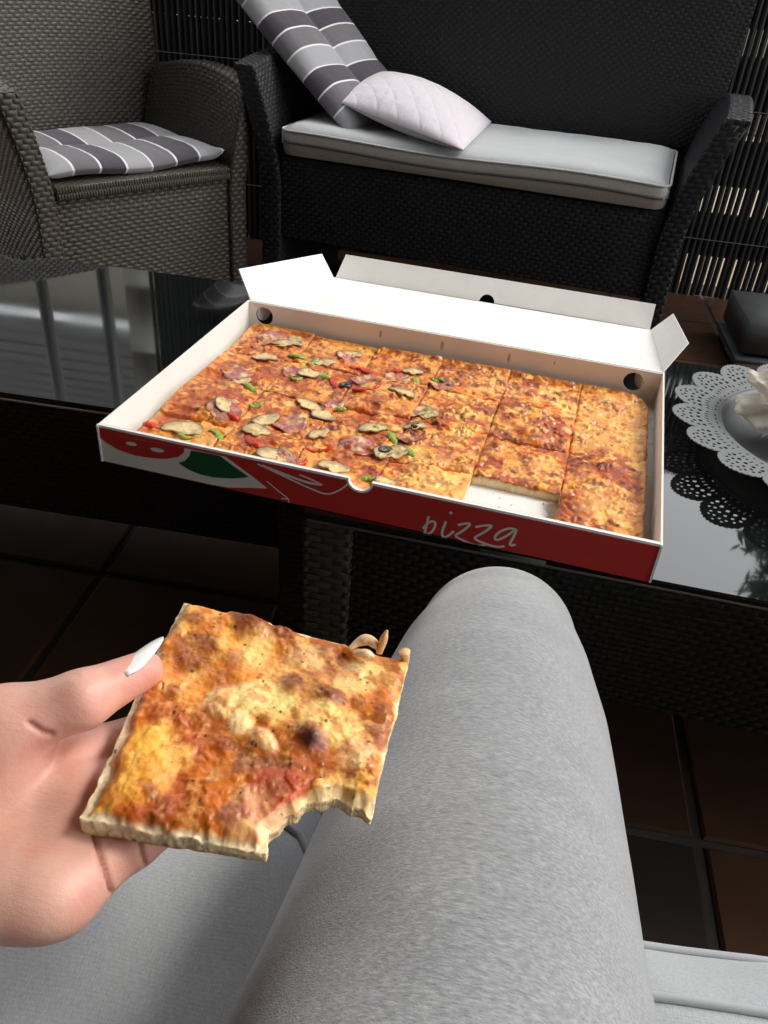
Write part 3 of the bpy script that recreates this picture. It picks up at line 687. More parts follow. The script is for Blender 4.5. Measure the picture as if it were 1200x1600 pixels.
for pts, wd in (([(655, 216), (760, 265), (860, 312), (925, 338), (970, 322), (1003, 300), (1010, 288)], .0018), ([(672, 222), (720, 240), (800, 272), (860, 292), (908, 297)], .0028), ([(908, 298), (880, 284), (850, 270), (818, 258)], .0018),
                ([(690, 283), (740, 325), (770, 347), (778, 358), (777, 368)], .0012), ([(748, 351), (765, 351), (778, 357)], .0012)):
    strip('line_print', [z4(*p) for p in pts], wd, M['white_ink'], 2)
z5 = lambda X, Y: fp(480 + X / 3.158, 680 + Y / 3.158)
lt = [[(597, 405), (592, 432), (584, 468), (576, 492)], [(570, 466), (585, 446), (606, 431), (626, 430), (633, 445), (622, 472), (604, 490), (580, 492)],
      [(684, 430), (668, 468), (662, 494), (672, 509), (692, 504), (722, 478)], [(703, 384), (707, 388), (712, 393)],
      [(742, 449), (775, 440), (808, 440), (786, 462), (755, 484), (724, 501), (760, 520), (805, 541), (848, 552), (878, 545)],
      [(828, 458), (872, 450), (915, 449), (892, 470), (855, 493), (818, 512), (850, 530), (900, 549), (940, 557), (972, 552)],
      [(1034, 474), (1012, 464), (974, 468), (938, 488), (922, 512), (932, 524), (966, 512), (1006, 486), (1034, 466), (1024, 494), (1006, 526), (996, 546), (1010, 549), (1028, 544)]]
for s in lt: strip('lettering', [z5(*p) for p in s], .0025, M['white_ink'], 2)
# side and back walls (slightly flared)
wall('side_wall', [(0, 0), (BD, 0), (BD, BH), (0, BH - .001)], [], M['card'], (CT, CT + .0014, 0), (R_(90), 0, R_(90))).location = (0, 0, .0002)
wall('side_wall', [(0, 0), (BD, 0), (BD, BH), (0, BH - .001)], [], M['card_shaded'], (BW - CT, 0, .0002), (R_(90), 0, R_(90)))
hole = lambda X: circ(X, .0265, .0135, 22)
def bpx(x, y):
    d = FW + RT * (x - 600) / FPX + UP * (800 - y) / FPX; o = np.array([BX, BY, TT]) + bn * BD
    return to_box(CAM + d * (((o - CAM) @ bn) / (d @ bn)))[0]
h1, h2 = bpx(414, 497), bpx(987, 606)
bw = wall('back_wall', [(CT, 0), (BW - CT, 0), (BW - CT, BH - .0012), (CT, BH - .0012)], [hole(h1)[::-1], hole(h2)[::-1]], M['card_shaded'], (0, BD, 0.0003), (R_(90), 0, 0))
for hx, a in ((h1, 62), (h2, -66)):         # punched discs still hanging in the vent holes
    V, F = prism(circ(.0128 if a > 0 else -.0128, 0, .0128, 20), [], .0012); o = obj('vent_disc', V, F, M['card'], bw); o.location = (hx - (.0132 if a > 0 else -.0132), .0265, .0004 - .002); o.rotation_euler = (0, R_(a), 0)
for x, z, a, b in ((.205, .031, .0022, .006), (.296, .030, .0026, .007), (.392, .029, .0022, .007), (.455, .033, .0012, .003), (.335, .012, .0015, .002)):
    V, F = prism(circ(x, z, a, 14, ry=b), [], .0001); o = obj('grease_stain', V, F, M['stain'], bw); o.location = (0, 0, CT + .0001)
# lid, laid open backwards over the far table edge
lid = bpy.data.objects.new('lid', None); C.objects.link(lid); lid.parent = px; lid.location = (0, BD, BH - .0006); lid.rotation_euler = (R_(-12.8), 0, 0); lid.empty_display_size = .05
V, F = prism([(0, 0), (BW, 0), (BW, BD), (0, BD)], [], .0018); o = obj('lid_panel', V, F, M['card'], lid); o.location = (0, .0005, -.0012)
def flap(name, outline, holes, loc, mtx):
    V, F = prism(outline, holes, .0016); o = obj(name, V, F, M['card'], lid); o.matrix_local = Matrix.Translation(loc) @ mtx; return o
hl = circ(.30, 0, .014, 14, math.pi, 0)
flap('rear_flap', [(.006, 0), (.286, 0)] + [(.30 + .014 * math.cos(a), .014 * math.sin(a)) for a in np.linspace(math.pi - .05, .05, 12)] + [(BW - .004, 0), (BW - .004, BH - .002), (.020, BH - .002)], [], (0, BD, .001), Matrix.Rotation(R_(84), 4, 'X'))
# left flap leans outwards-up, right flap is half folded out
V, F = prism([(0.004, 0), (BD - .004, 0), (BD - .012, BH), (.012, BH)], [], .0016)
o = obj('side_flap', V, F, M['card'], lid); o.matrix_local = Matrix.Translation((.0005, 0, .001)) @ Matrix.Rotation(R_(90), 4, 'Z') @ Matrix.Rotation(R_(58), 4, 'X')
V, F = prism([(0.004, 0), (BD - .004, 0), (BD - .06, -BH), (.03, -BH)], [], .0016)
o = obj('side_flap', V, F, M['card'], lid); o.matrix_local = Matrix.Translation((BW - .0005, 0, .001)) @ Matrix.Rotation(R_(90), 4, 'Z') @ Matrix.Rotation(R_(-58), 4, 'X')

# ------------------------------------------------------------------ pizza
XB = [.013, .109, .206, .302, .399, .498, .589]; YB = [.010, .107, .205, .303, .398]
SAUCE, CHEESE, PALE, BROWN, DARK, CRUST, DOUGH, GOLD = map(np.array, [(.52, .105, .012), (.80, .41, .085), (.86, .61, .25), (.34, .080, .014), (.10, .024, .010), (.60, .32, .09), (.90, .72, .44), (.70, .265, .030)])
def surf(x, y, veg, seed=0, sc=1.):
    """height (m) and colour of the baked top at pizza coordinates"""
    X, Y = x / sc, y / sc
    low = fbm(X * 20, Y * 20, 3 + seed, 3); l2 = fbm(X * 75 + 5, Y * 75, 9 + seed, 3); l3 = fbm(X * 260, Y * 260, 14 + seed, 3)
    wd, wid = worley(X * 58 + 1.6 * l2, Y * 58 + 1.6 * l3, 2 + seed); lump = sst(.62, .05, wd) * sst(.3, .8, wid) * (.25 + .9 * sst(.38, .62, fbm(X * 24 + 6, Y * 24, 52 + seed, 2)))
    w2, wi2 = worley(X * 120 + 1.1 * l3, Y * 120 + 1.3 * l2, 6 + seed); lp2 = sst(.6, .08, w2) * sst(.35, .8, wi2)
    h = .0085 * (low - .38) + .0048 * (l2 - .5) + .0030 * lump + .0016 * lp2 + .0020 * (l3 - .5)
    ch_ = fbm(X * 44 + 9, Y * 44, 21 + seed, 4); c = np.zeros(np.shape(x) + (3,)) + SAUCE
    c = mixc(c, GOLD, sst(.30, .48, ch_)); c = mixc(c, CHEESE, sst(.47, .60, ch_ + .1 * (lump - .3)))
    pl_ = fbm(X * 55 + 3, Y * 55 + 8, 27 + seed, 4); c = mixc(c, PALE, sst(.54, .68, pl_ + .08 * lump) * .8); c = mixc(c, PALE * np.array((1, .9, .8)), .45 * lp2 * sst(.45, .6, wi2))
    rd = fbm(X * 80, Y * 80 + 4, 33 + seed, 3); c = mixc(c, np.array((.50, .075, .012)), sst(.55, .68, rd) * .7)
    bz = fbm(X * 30 + 4, Y * 30, 44 + seed, 3); tm = fbm(X * 190, Y * 190, 36 + seed, 3)
    c = mixc(c, np.array((.42, .11, .018)), sst(.48, .64, tm) * (.12 + .88 * sst(.42, .62, bz)))
    wb, wbi = worley(X * 50 + l2 * 1.6, Y * 50 + l3 * .8, 40 + seed); br = sst(.55, .12, wb) * sst(.56 if veg else .44, .66 if veg else .58, wbi + .3 * (bz - .5))
    c = mixc(c, BROWN, br * .8); c = mixc(c, DARK, sst(.26, .05, wb) * (wbi > .80) * .75)
    return h, c
def solid_slice(name, x, y, keep, hfun, colfun, dough, zb, mat, parent=None, tohost=None, sidecol=None):
    """x,y: (n,n) node coordinates; keep: (n-1,n-1) quads; closed slice with dough walls"""
    n0, n1 = x.shape; i = np.arange(n0 * n1).reshape(n0, n1)
    Q = np.stack([i[:-1, :-1], i[:-1, 1:], i[1:, 1:], i[1:, :-1]], -1)[keep]
    used = np.unique(Q); mp = -np.ones(n0 * n1, int); mp[used] = np.arange(len(used)); Q = mp[Q]; k = len(used)
    e = np.concatenate([Q[:, [0, 1]], Q[:, [1, 2]], Q[:, [2, 3]], Q[:, [3, 0]]]); key = e[:, 0].astype(np.int64) * k + e[:, 1]; rev = e[:, 1].astype(np.int64) * k + e[:, 0]
    bd = e[~np.isin(key, rev)]
    xx, yy = x.ravel()[used], y.ravel()[used]; z = hfun.ravel()[used]; col = colfun.reshape(-1, 3)[used]
    bv = np.unique(bd); bm_ = -np.ones(k, int); bm_[bv] = np.arange(len(bv)); nb = len(bv)
    V = [np.stack([xx, yy, z], 1)]; cols = [col]; F = [Q]; cx, cy = xx.mean(), yy.mean()
    prev = bv; R = 5
    for r in range(1, R + 1):
        t = r / R; zz = z[bv] * (1 - t) + zb * t; 
        jit = .0007 * (vn(xx[bv] * 700 + r * 3, yy[bv] * 700, 60 + r) - .5) * 2 - .0006 * t ** 3
        dx, dy = xx[bv] - cx, yy[bv] - cy; L = np.hypot(dx, dy) + 1e-9
        V.append(np.stack([xx[bv] + dx / L * jit, yy[bv] + dy / L * jit, zz], 1))
        tone = vn(xx[bv] * 500, yy[bv] * 500 + r * 9, 71)[:, None]; cc_ = dough * (.82 + .3 * tone)
        if r == 1: cc_ = .35 * col[bv] + .65 * cc_
        if r >= R - 1: cc_ = mixc(cc_, (.74, .44, .17), .55 * sst(.35, .7, tone[:, 0]))
        if r == R: cc_ = cc_ * np.array((.95, .80, .62))
        cols.append(cc_); cur = k + (r - 1) * nb + np.arange(nb)
        p = prev if r == 1 else k + (r - 2) * nb + np.arange(nb)
        a, b = bd[:, 0], bd[:, 1]; F.append(np.stack([p[bm_[b]], p[bm_[a]], cur[bm_[a]], cur[bm_[b]]], 1)); 
    base = k + R * nb; V.append(np.stack([xx, yy, np.full(k, zb - .0001)], 1)); cols.append(np.zeros((k, 3)) + np.array((.62, .42, .2))); F.append(Q[:, ::-1] + base)
    cur = k + (R - 1) * nb + np.arange(nb); F.append(np.stack([cur[bm_[bd[:, 1]]], cur[bm_[bd[:, 0]]], base + bd[:, 0], base + bd[:, 1]], 1))
    V = np.concatenate(V); uv = np.concatenate([V[:, :1] + .4 * V[:, 2:], V[:, 1:2] + .6 * V[:, 2:]], 1)
    if tohost is not None: V = tohost(V)
    o = obj(name, V, np.concatenate(F), mat, parent, True); set_uv(o, uv); set_col(o, np.concatenate(cols)); return o
rowname = ['front-wall row', 'second row behind the front wall', 'second row before the lid hinge', 'lid-hinge row']
rw = ['front-wall row', 'row behind front-wall row', 'row before hinge row', 'lid-hinge row']
colw = ['at the tomato-print end', 'second from tomato-print end', 'third from tomato-print end', 'third from plate end', 'second from plate end', 'at the plate end']
tops = ['salami and mushroom', 'salami and mushroom', 'salami and mushroom', 'shrimp and cheese', 'shrimp and cheese', 'shrimp and cheese']
slices = {}; rg = np.random.RandomState(12)
Z0 = .0019
def edge_h(x, y, ci, ri):
    d = np.minimum.reduce([x - XB[ci], XB[ci + 1] - x, y - YB[ri], YB[ri + 1] - y]); return d
def outer_d(x, y):
    d = np.minimum.reduce([x - XB[0], XB[-1] - x, YB[-1] - y, y - YB[0]])
    for cx, cy, r in ((XB[-1], YB[-1], .05), (XB[0], YB[-1], .014)):
        sx = 1 if cx > .3 else -1; ax, ay = (x - (cx - sx * r)) * sx, y - (cy - r)
        d = np.where((ax > 0) & (ay > 0), np.minimum(d, r - np.hypot(ax, ay)), d)
    return d
offs = {}
def top_h(x, y, ci, ri):
    h, c = surf(x, y, ci < 3); od = outer_d(x, y); d = edge_h(x, y, ci, ri); bz, tx, ty, pf = offs[(ci, ri)]
    xm, ym = (XB[ci] + XB[ci + 1]) / 2, (YB[ri] + YB[ri + 1]) / 2
    dome = pf * .7 * np.clip(1 - ((x - xm) / .055) ** 2, 0, 1) * np.clip(1 - ((y - ym) / .055) ** 2, 0, 1)
    cut = .35 + .65 * sst(.35, .6, vn(x * 26 + 3, y * 26, 88))
    z = .0095 + bz + tx * (x - xm) + ty * (y - ym) + dome + h * sst(-.002, .010, od) - .0024 * sst(.0024, 0, d) * cut + .0035 * sst(.012, .003, od) * sst(-.001, .003, od)
    return Z0 + np.maximum(z, .004), c, od, d
for ri in range(4):
    for ci in range(6):
        offs[(ci, ri)] = (rg.uniform(-.0006, .001), rg.uniform(-.018, .018), rg.uniform(-.018, .018), rg.uniform(0, .004))
offs[(0, 1)] = (.001, -.02, .02, .012); offs[(4, 2)] = (.001, 0, .02, .012); offs[(2, 2)] = (.001, 0, 0, .009); offs[(5, 1)] = (.001, .05, .02, .010); offs[(5, 0)] = (.004, .0, .10, .004); offs[(0, 3)] = (.001, -.02, .05, .002)
for ri in range(4):
    for ci in range(6):
        if (ci, ri) == (4, 0): continue
        n = 66; u, v = np.meshgrid(np.linspace(0, 1, n), np.linspace(0, 1, n)); g0 = .00015
        x0, x1, y0, y1 = XB[ci] + g0, XB[ci + 1] - g0, YB[ri] + g0, YB[ri + 1] - g0
        x = x0 + u * (x1 - x0); y = y0 + v * (y1 - y0)
        wob = .0011; x = x + wob * (fbm(y * 60 + ci * 7 * (u > .5), x * 0 + ci + 3, 5, 2) - .5) * 2 * (np.abs(u - .5) * 2) ** 3; y = y + wob * (fbm(x * 60, y * 0 + ri + 5, 6, 2) - .5) * 2 * (np.abs(v - .5) * 2) ** 3
        # outer border is uneven, rounded at the two back corners
        od = outer_d(x, y); amp = .0035 * (fbm(x * 55, y * 55, 77, 3) - .35)
        z, c, od, d = top_h(x, y, ci, ri)
        cr = sst(.011, .002, od + .006 * (fbm(x * 90, y * 90, 78, 2) - .5)); c = mixc(c, CRUST * (.7 + .5 * fbm(x * 200, y * 200, 79, 2))[..., None], cr); c = mixc(c, BROWN, cr * sst(.55, .7, fbm(x * 70, y * 70, 80, 3)) * .7)
        c = mixc(c, GOLD * .7, sst(.0022, .0002, d) * .35)
        tone = fbm(x * 11 + 2, y * 11 + 7, 95, 2) + .22 * (offs[(ci, ri)][0] * 1e3 % 1 - .5); c = mixc(c, PALE, .45 * sst(.52, .74, tone) * (1 - cr)); c = mixc(c, BROWN, .18 * sst(.48, .30, tone) * (1 - cr)); c = mixc(c, SAUCE, .12 * sst(.34, .26, x) * (1 - cr)); c = np.clip(c * np.array((1.06, 1.02, .82)), 0, .92); c = np.clip(c * ((c @ np.array((.3, .6, .1))) / .40)[..., None] ** .36 * np.array((1.12, .93, .74)), .004, .92)
        keep = (od[:-1, :-1] > amp[:-1, :-1]) & (od[1:, 1:] > amp[1:, 1:]) if (ci in (0, 5) or ri in (0, 3)) else np.ones((n - 1, n - 1), bool)
        root = thing('pizza_slice', f'square pizza slice with {tops[ci]}, {rw[ri]}, {colw[ci]}', 'pizza slice', (0, 0, 0), 0, 'pizza slices in the box')
        cxx, cyy = (x0 + x1) / 2, (y0 + y1) / 2
        root.location = Vector((BX, BY, BZ)) + Vector(be) * cxx + Vector(bn) * cyy; root.rotation_euler = (0, 0, BB)
        solid_slice('crust_and_cheese', x, y, keep, z, c, DOUGH, Z0, M['food'], root, lambda V: V - np.array([cxx, cyy, 0]))
        slices[(ci, ri)] = (root, cxx, cyy)
def cell(x, y):
    ci = int(np.clip(np.searchsorted(XB, x) - 1, 0, 5)); ri = int(np.clip(np.searchsorted(YB, y) - 1, 0, 3)); return ci, ri
def topH(x, y):
    ci, ri = cell(x, y); z, *_ = top_h(np.array([x]), np.array([y]), ci, ri); return float(z[0])

# ---- toppings: builders return local vertices (x, y flat, z up), faces, colours
def nrm3(rg, s): return rg.uniform(-s, s)
def disc_grid(nr, na, rfun):
    a = np.arange(na) * 2 * math.pi / na; rr = np.linspace(0, 1, nr + 1)[1:]
    V = [(0, 0)] + [(r * rfun(t) * math.cos(t), r * rfun(t) * math.sin(t)) for r in rr for t in a]; rho = np.array([0] + [r for r in rr for _ in a])
    F = [(0, 1 + i, 1 + (i + 1) % na, 1 + (i + 1) % na) for i in range(0)]
    return np.array(V), rho, nr, na
def plate_mesh(V2, rho, nr, na, zt, zbm, ct, cb):
    n = len(V2); F = [(0, 1 + i, 1 + (i + 1) % na) for i in range(na)]
    for k in range(nr - 1):
        a = 1 + k * na; b = a + na; F += [(a + i, b + i, b + (i + 1) % na, a + (i + 1) % na) for i in range(na)]
    G = F + [tuple(q + n for q in reversed(f)) for f in F]; a = 1 + (nr - 1) * na
    G += [(a + i, a + i + n, a + (i + 1) % na + n, a + (i + 1) % na) for i in range(na)]
    V = np.concatenate([np.c_[V2, zt], np.c_[V2, zbm]]); return V, G, np.concatenate([ct, cb])
def salami(rg, r):
    ph = rg.uniform(0, 6, 4); V2, rho, nr, na = disc_grid(6, 26, lambda t: r * (1 + .05 * math.sin(3 * t + ph[0]) + .04 * math.sin(5 * t + ph[1])))
    z = .0012 + .0016 * np.sin(V2[:, 0] * 190 + ph[2]) * rho + .0012 * np.sin(V2[:, 1] * 170 + ph[3]) * rho + .0008 * rho ** 2
    nz = fbm(V2[:, 0] * 260, V2[:, 1] * 260, 5, 3); c = mixc(np.zeros((len(z), 3)) + np.array((.40, .085, .075)), (.58, .26, .20), sst(.45, .65, nz)); c = mixc(c, (.28, .04, .025), sst(.75, 1, rho) * .8)
    c = mixc(c, PALE, sst(.56, .7, fbm(V2[:, 0] * 110 + ph[0], V2[:, 1] * 110, 15, 3)) * .9)
    return plate_mesh(V2, rho, nr, na, z, z - .0012, c, c * .8)
def mushroom(rg, r):
    ph = rg.uniform(0, 6, 3)
    def rf(t):
        q = 1 - .42 * math.exp(-((t - 4.2) / .45) ** 2) - .30 * math.exp(-((t - 5.4) / .35) ** 2)
        return r * q * (1 + .04 * math.sin(4 * t + ph[0]))
    V2, rho, nr, na = disc_grid(6, 28, rf); V2[:, 1] *= .72
    z = .0016 + .0010 * np.sin(V2[:, 0] * 120 + ph[1]) + .0008 * rho ** 2
    t = np.arctan2(V2[:, 1], V2[:, 0]); up = sst(-.4, .6, np.sin(t))
    c = np.zeros((len(z), 3)) + np.array((.86, .68, .34)); c = mixc(c, (.66, .42, .16), fbm(V2[:, 0] * 300, V2[:, 1] * 300, 6, 2) * .9); c = mixc(c, (.055, .03, .02), sst(.78, .95, rho) * (.25 + .75 * up)); c = mixc(c, (.18, .10, .05), sst(.45, .6, fbm(V2[:, 0] * 160 + ph[0], V2[:, 1] * 160, 16, 2)) * sst(.3, .6, rho) * .5)
    return plate_mesh(V2, rho, nr, na, z, z - .0024, c, mixc(c, (.05, .03, .02), np.full(len(z), .6)))
def strip_topping(rg, L, wd, th, bend, col, col2):
    n = 12; s = np.linspace(-.5, .5, n); a = s * bend; Rr = L / bend
    P = np.c_[Rr * np.sin(a), Rr * (1 - np.cos(a))]; T = np.c_[np.cos(a), np.sin(a)]; N = np.c_[-T[:, 1], T[:, 0]]
    prof = [(-.5, .15), (-.42, .85), (0, 1.0), (.42, .8), (.5, .1), (.3, -.3), (-.3, -.3)]; V = []; c = []
    tw = rg.uniform(-.5, .5)
    for k in range(n):
        f = (1 - abs(2 * s[k]) ** 6 * .45) * (.8 + .4 * math.sin(k * 1.3 + tw * 20) ** 2); zo = .0016 * math.sin(s[k] * 5 + tw * 6)
        for q, (a_, h_) in enumerate(prof):
            V.append((*(P[k] + N[k] * a_ * wd * f), h_ * th * f + zo + a_ * tw * wd * .8)); e = .5 + .5 * math.sin(k * 1.7 + q * 2.3 + tw * 9); c.append(np.array(col) * (1 - e * .5) + np.array(col2) * e * .5)
    m_ = len(prof); F = [(k * m_ + q, k * m_ + (q + 1) % m_, k * m_ + m_ + (q + 1) % m_, k * m_ + m_ + q) for k in range(n - 1) for q in range(m_)]
    F += [tuple(range(m_ - 1, -1, -1)), tuple((n - 1) * m_ + q for q in range(m_))]
    return np.array(V), F, np.array(c)
def olive(rg, r):
    V = []; c = []; na, nb = 16, 8
    for i in range(na):
        t = i * 2 * math.pi / na
        for j in range(nb):
            p = j * 2 * math.pi / nb; rr = r * .66 + r * .36 * math.cos(p); V.append((rr * math.cos(t), rr * math.sin(t) * .85, .0022 + .0022 * math.sin(p))); c.append((.025, .018, .02) if math.cos(p) > -.4 else (.20, .15, .09))
    F = [(i * nb + j, ((i + 1) % na) * nb + j, ((i + 1) % na) * nb + (j + 1) % nb, i * nb + (j + 1) % nb) for i in range(na) for j in range(nb)]
    return np.array(V), F, np.array(c)
def shrimp(rg, r):
    n = 12; a = np.linspace(0, rg.uniform(1.3, 2.4), n); P = np.c_[r * np.cos(a), r * np.sin(a), .0012 + 0 * a]; rad = r * .72 * (1 - .55 * np.linspace(0, 1, n) ** 2) * (.55 + .45 * sst(0, .2, np.linspace(0, 1, n))) * (1 + .06 * np.sin(np.arange(n) * 2.2))
    mb = MB(); tube(mb, P, rad, 10); V = np.concatenate(mb.V); F = np.concatenate(mb.F); V[:, 2] *= .8
    f = fbm(V[:, 0] * 400 + r * 9e3, V[:, 1] * 400, 8, 2); c = mixc(np.zeros((len(V), 3)) + np.array((.82, .52, .28)), (.70, .28, .09), sst(.40, .62, f)); return V, [tuple(q) for q in F], c
def put(kind, x, y, size, rot=0, rg=rg, sink=0, tiltk=.8, box=True, **k):
    ci, ri = cell(x, y)
    if (ci, ri) not in slices: return
    root, cxx, cyy = slices[(ci, ri)]
    if kind == 'salami': V, F, c = salami(rg, size); mt = M['food']
    elif kind == 'mushroom': V, F, c = mushroom(rg, size * 1.3); mt = M['veg']
    elif kind == 'green_pepper': V, F, c = strip_topping(rg, size * 1.2, .0092, .0036, rg.uniform(1.2, 2.4), (.22, .34, .03), (.42, .45, .08)); mt = M['veg']
    elif kind == 'red_pepper': V, F, c = strip_topping(rg, size * 1.2, .0078, .0034, rg.uniform(.4, 1.3), (.55, .025, .01), (.70, .07, .02)); mt = M['veg']
    elif kind == 'olive': V, F, c = olive(rg, size); mt = M['veg']
    else: V, F, c = shrimp(rg, size); mt = M['food']
    e = .004; z0 = topH(x, y); gx = (topH(min(x + e, XB[ci + 1] - .001), y) - topH(max(x - e, XB[ci] + .001), y)) / (2 * e); gy = (topH(x, min(y + e, YB[ri + 1] - .001)) - topH(x, max(y - e, YB[ri] + .001))) / (2 * e)
    gx, gy = max(-.5, min(.5, gx)), max(-.5, min(.5, gy)); cr, sr = math.cos(rot), math.sin(rot)
    X = V[:, 0] * cr - V[:, 1] * sr; Y = V[:, 0] * sr + V[:, 1] * cr
    conf = top_h(np.clip(x + X, XB[ci] + .003, XB[ci + 1] - .003), np.clip(y + Y, YB[ri] + .003, YB[ri + 1] - .003), ci, ri)[0]
    if kind not in ('salami',): conf = .6 * conf + .4 * (z0 + gx * X + gy * Y)
    W = np.c_[x + X, y + Y, V[:, 2] + conf - sink]
    o = obj(kind, W - np.array([cxx, cyy, 0]), F, mt, root, True); set_uv(o, W[:, :2] + .3 * W[:, 2:]); set_col(o, c)
def ph(x, y): q = to_box(pz(x, y, TT + .016)); return q[0], q[1]
for x, y, s in ((427, 530, .024), (372, 583, .022), (352, 643, .022), (453, 660, .021), (543, 556, .016), (567, 594, .017), (620, 590, .018), (557, 694, .022), (660, 645, .018), (440, 716, .020), (458, 581, .015), (690, 600, .017), (520, 628, .015), (640, 683, .015)):
    put('salami', *ph(x, y), s, rg.uniform(0, 6), sink=.0004)
for x, y, s, r in ((440, 538, .013, .3), (462, 534, .012, 2.5), (413, 558, .014, 3.4), (548, 553, .012, .2), (508, 569, .011, .4), (482, 583, .012, 3.3), (377, 597, .011, 1), (350, 640, .011, 2.2), (284, 668, .020, .2), (482, 632, .016, -.6), (506, 648, .014, 2.8), (415, 655, .014, .9), (400, 675, .013, .1), (627, 619, .015, -.2), (583, 670, .014, .5), (498, 676, .011, 1), (429, 710, .017, .1), (599, 705, .012, 1.6), (521, 731, .014, .1), (644, 582, .011, .2), (668, 650, .011, 0), (603, 755, .010, .6), (617, 707, .012, .4), (648, 669, .010, .2)):
    put('mushroom', *ph(x, y), s, r + math.pi / 2 * 0, sink=-.0004)
for x, y, s, r in ((463, 556, .026, .1), (490, 567, .018, 1.2), (505, 586, .020, 2.6), (463, 592, .014, .8), (391, 609, .022, -.3), (398, 632, .018, .6), (529, 634, .019, .2), (294, 683, .024, .2), (341, 676, .026, 2.4), (650, 597, .014, 2), (697, 594, .018, .1), (704, 597, .014, 1.4), (667, 645, .018, 1.5), (596, 670, .018, .0), (612, 684, .020, -.9), (638, 706, .020, -.6), (579, 749, .022, 3.3), (680, 592, .010, .3)):
    put('green_pepper', *ph(x, y), s, r, sink=.0006)
for x, y, s, r in ((572, 577, .036, -.2), (615, 580, .024, .3), (522, 598, .032, -.9), (574, 612, .034, .6), (241, 664, .022, .4), (391, 688, .032, -.7), (497, 702, .030, .3), (472, 723, .018, 1.3), (556, 573, .014, -.1), (362, 650, .018, -.4)):
    put('red_pepper', *ph(x, y), s, r, sink=.0006)
for x, y, s in ((540, 601, .009), (652, 669, .008), (602, 703, .009)):
    put('olive', *ph(x, y), s, .3, sink=-.0004)
k = 0; rg2 = np.random.RandomState(5)
while k < 120:
    x, y = rg2.uniform(.31, .582), rg2.uniform(.05, .39)
    if outer_d(np.array([x]), np.array([y]))[0] < .012: k += 1; continue
    ci, ri = cell(x, y); 
    if edge_h(np.array([x]), np.array([y]), ci, ri)[0] < .008: k += 1; continue
    put('shrimp', x, y, rg2.uniform(.0034, .0060), rg2.uniform(0, 6), rg2, sink=.0020); k += 1

# crumbs on the card
mb = MB(); rg3 = np.random.RandomState(8)
for k in range(70):
    if k < 40: x, y = rg3.uniform(XB[4] + .004, XB[5] - .004), rg3.uniform(.012, .1)
    elif k < 56: x, y = rg3.uniform(.004, .011), rg3.uniform(.05, .38)
    else: x, y = rg3.uniform(.5905, .596), rg3.uniform(.05, .38)
    r = rg3.uniform(.0004, .0013); V = np.array([(1, 0, 0), (0, 1, 0), (-1, 0, 0), (0, -1, 0), (0, 0, 1), (0, 0, -.6)]) * r * rg3.uniform(.6, 1.3, (6, 3)) + np.array([x, y, .0018 + r * .55])
    mb.add(V, [(0, 1, 4), (1, 2, 4), (2, 3, 4), (3, 0, 4), (1, 0, 5), (2, 1, 5), (3, 2, 5), (0, 3, 5)])
o = mb.build('crumbs', simple('crumb', (.62, .36, .14), .8, .3, 300), px); o['kind'] = 'stuff'

# ------------------------------------------------------------------ bitten slice in the hand
HZ = .654; TL, TR, BL, BR = (-.119, .269), (-.015, .260), (-.114, .157), (-.017, .161)
def hp(u, v): return np.stack([(TL[k] * (1 - u) + TR[k] * u) * v + (BL[k] * (1 - u) + BR[k] * u) * (1 - v) for k in (0, 1)], -1)
def inv(x, y):                               # world xy -> uv on the slice
    u = v = .5
    for _ in range(20):
        p = hp(np.array(u), np.array(v)); e = 1e-4; du = (hp(np.array(u + e), np.array(v)) - p) / e; dv = (hp(np.array(u), np.array(v + e)) - p) / e
        d = np.array([x, y]) - p; J = np.array([du, dv]).T; s = np.linalg.solve(J, d); u += s[0]; v += s[1]
    return u, v
n = 250; u, v = np.meshgrid(np.linspace(0, 1, n), np.linspace(0, 1, n)); PS = .103
hx, hy = u * PS, v * PS
# irregular cut edges
ue = u + .018 * (fbm(v * 9, u * 0 + 2, 91, 3) - .5) * (np.abs(u - .5) * 2) ** 4; ve = v + .02 * (fbm(u * 9, v * 0 + 5, 92, 3) - .5) * (np.abs(v - .5) * 2) ** 4
W2 = hp(ue, ve)
b_ = [inv(*pz(x, y, HZ)[:2]) for x, y in ((478, 1306), (512, 1291), (548, 1297), (520, 1345), (575, 1330), (470, 1340))]
rad = [.135, .155, .135, .2, .16, .13]
bite = np.min([np.hypot(u - a, v - b) - r * (1 + .05 * np.sin(np.arctan2(v - b, u - a) * 9)) for (a, b), r in zip(b_, rad)], 0)
keep = (bite[:-1, :-1] > 0) & (bite[1:, 1:] > 0) & (bite[1:, :-1] > 0) & (bite[:-1, 1:] > 0)
h, c = surf(hx + .33, hy + .2, False, 100, 1.35); c = mixc(c, GOLD, .25 + 0 * u)
wd_, wi_ = worley(hx * 230 + 2 * fbm(hx * 90, hy * 90, 124, 2), hy * 230, 125); small = sst(.6, .1, wd_) * (wi_ > .45); low = fbm(u * 3, v * 3, 120, 3); fine = fbm(hx * 500, hy * 500, 123, 3)
d = np.minimum.reduce([u, 1 - u, v, 1 - v, np.maximum(bite, 0) + .0]) * PS; de = np.minimum.reduce([u * 1.0, 1 - u + .0, v, 1 - v]) * PS
z = HZ - .002 + h * .42 + .006 * (low - .5) + .0005 * (fine - .5) + .0005 * small * sst(.4, .6, fbm(hx * 60, hy * 60, 126, 2)) + .0012 * (fbm(hx * 130, hy * 130, 127, 3) - .5)
blobs = []
def hb(x, y): return inv(*pz(x, y, HZ + .003)[:2])
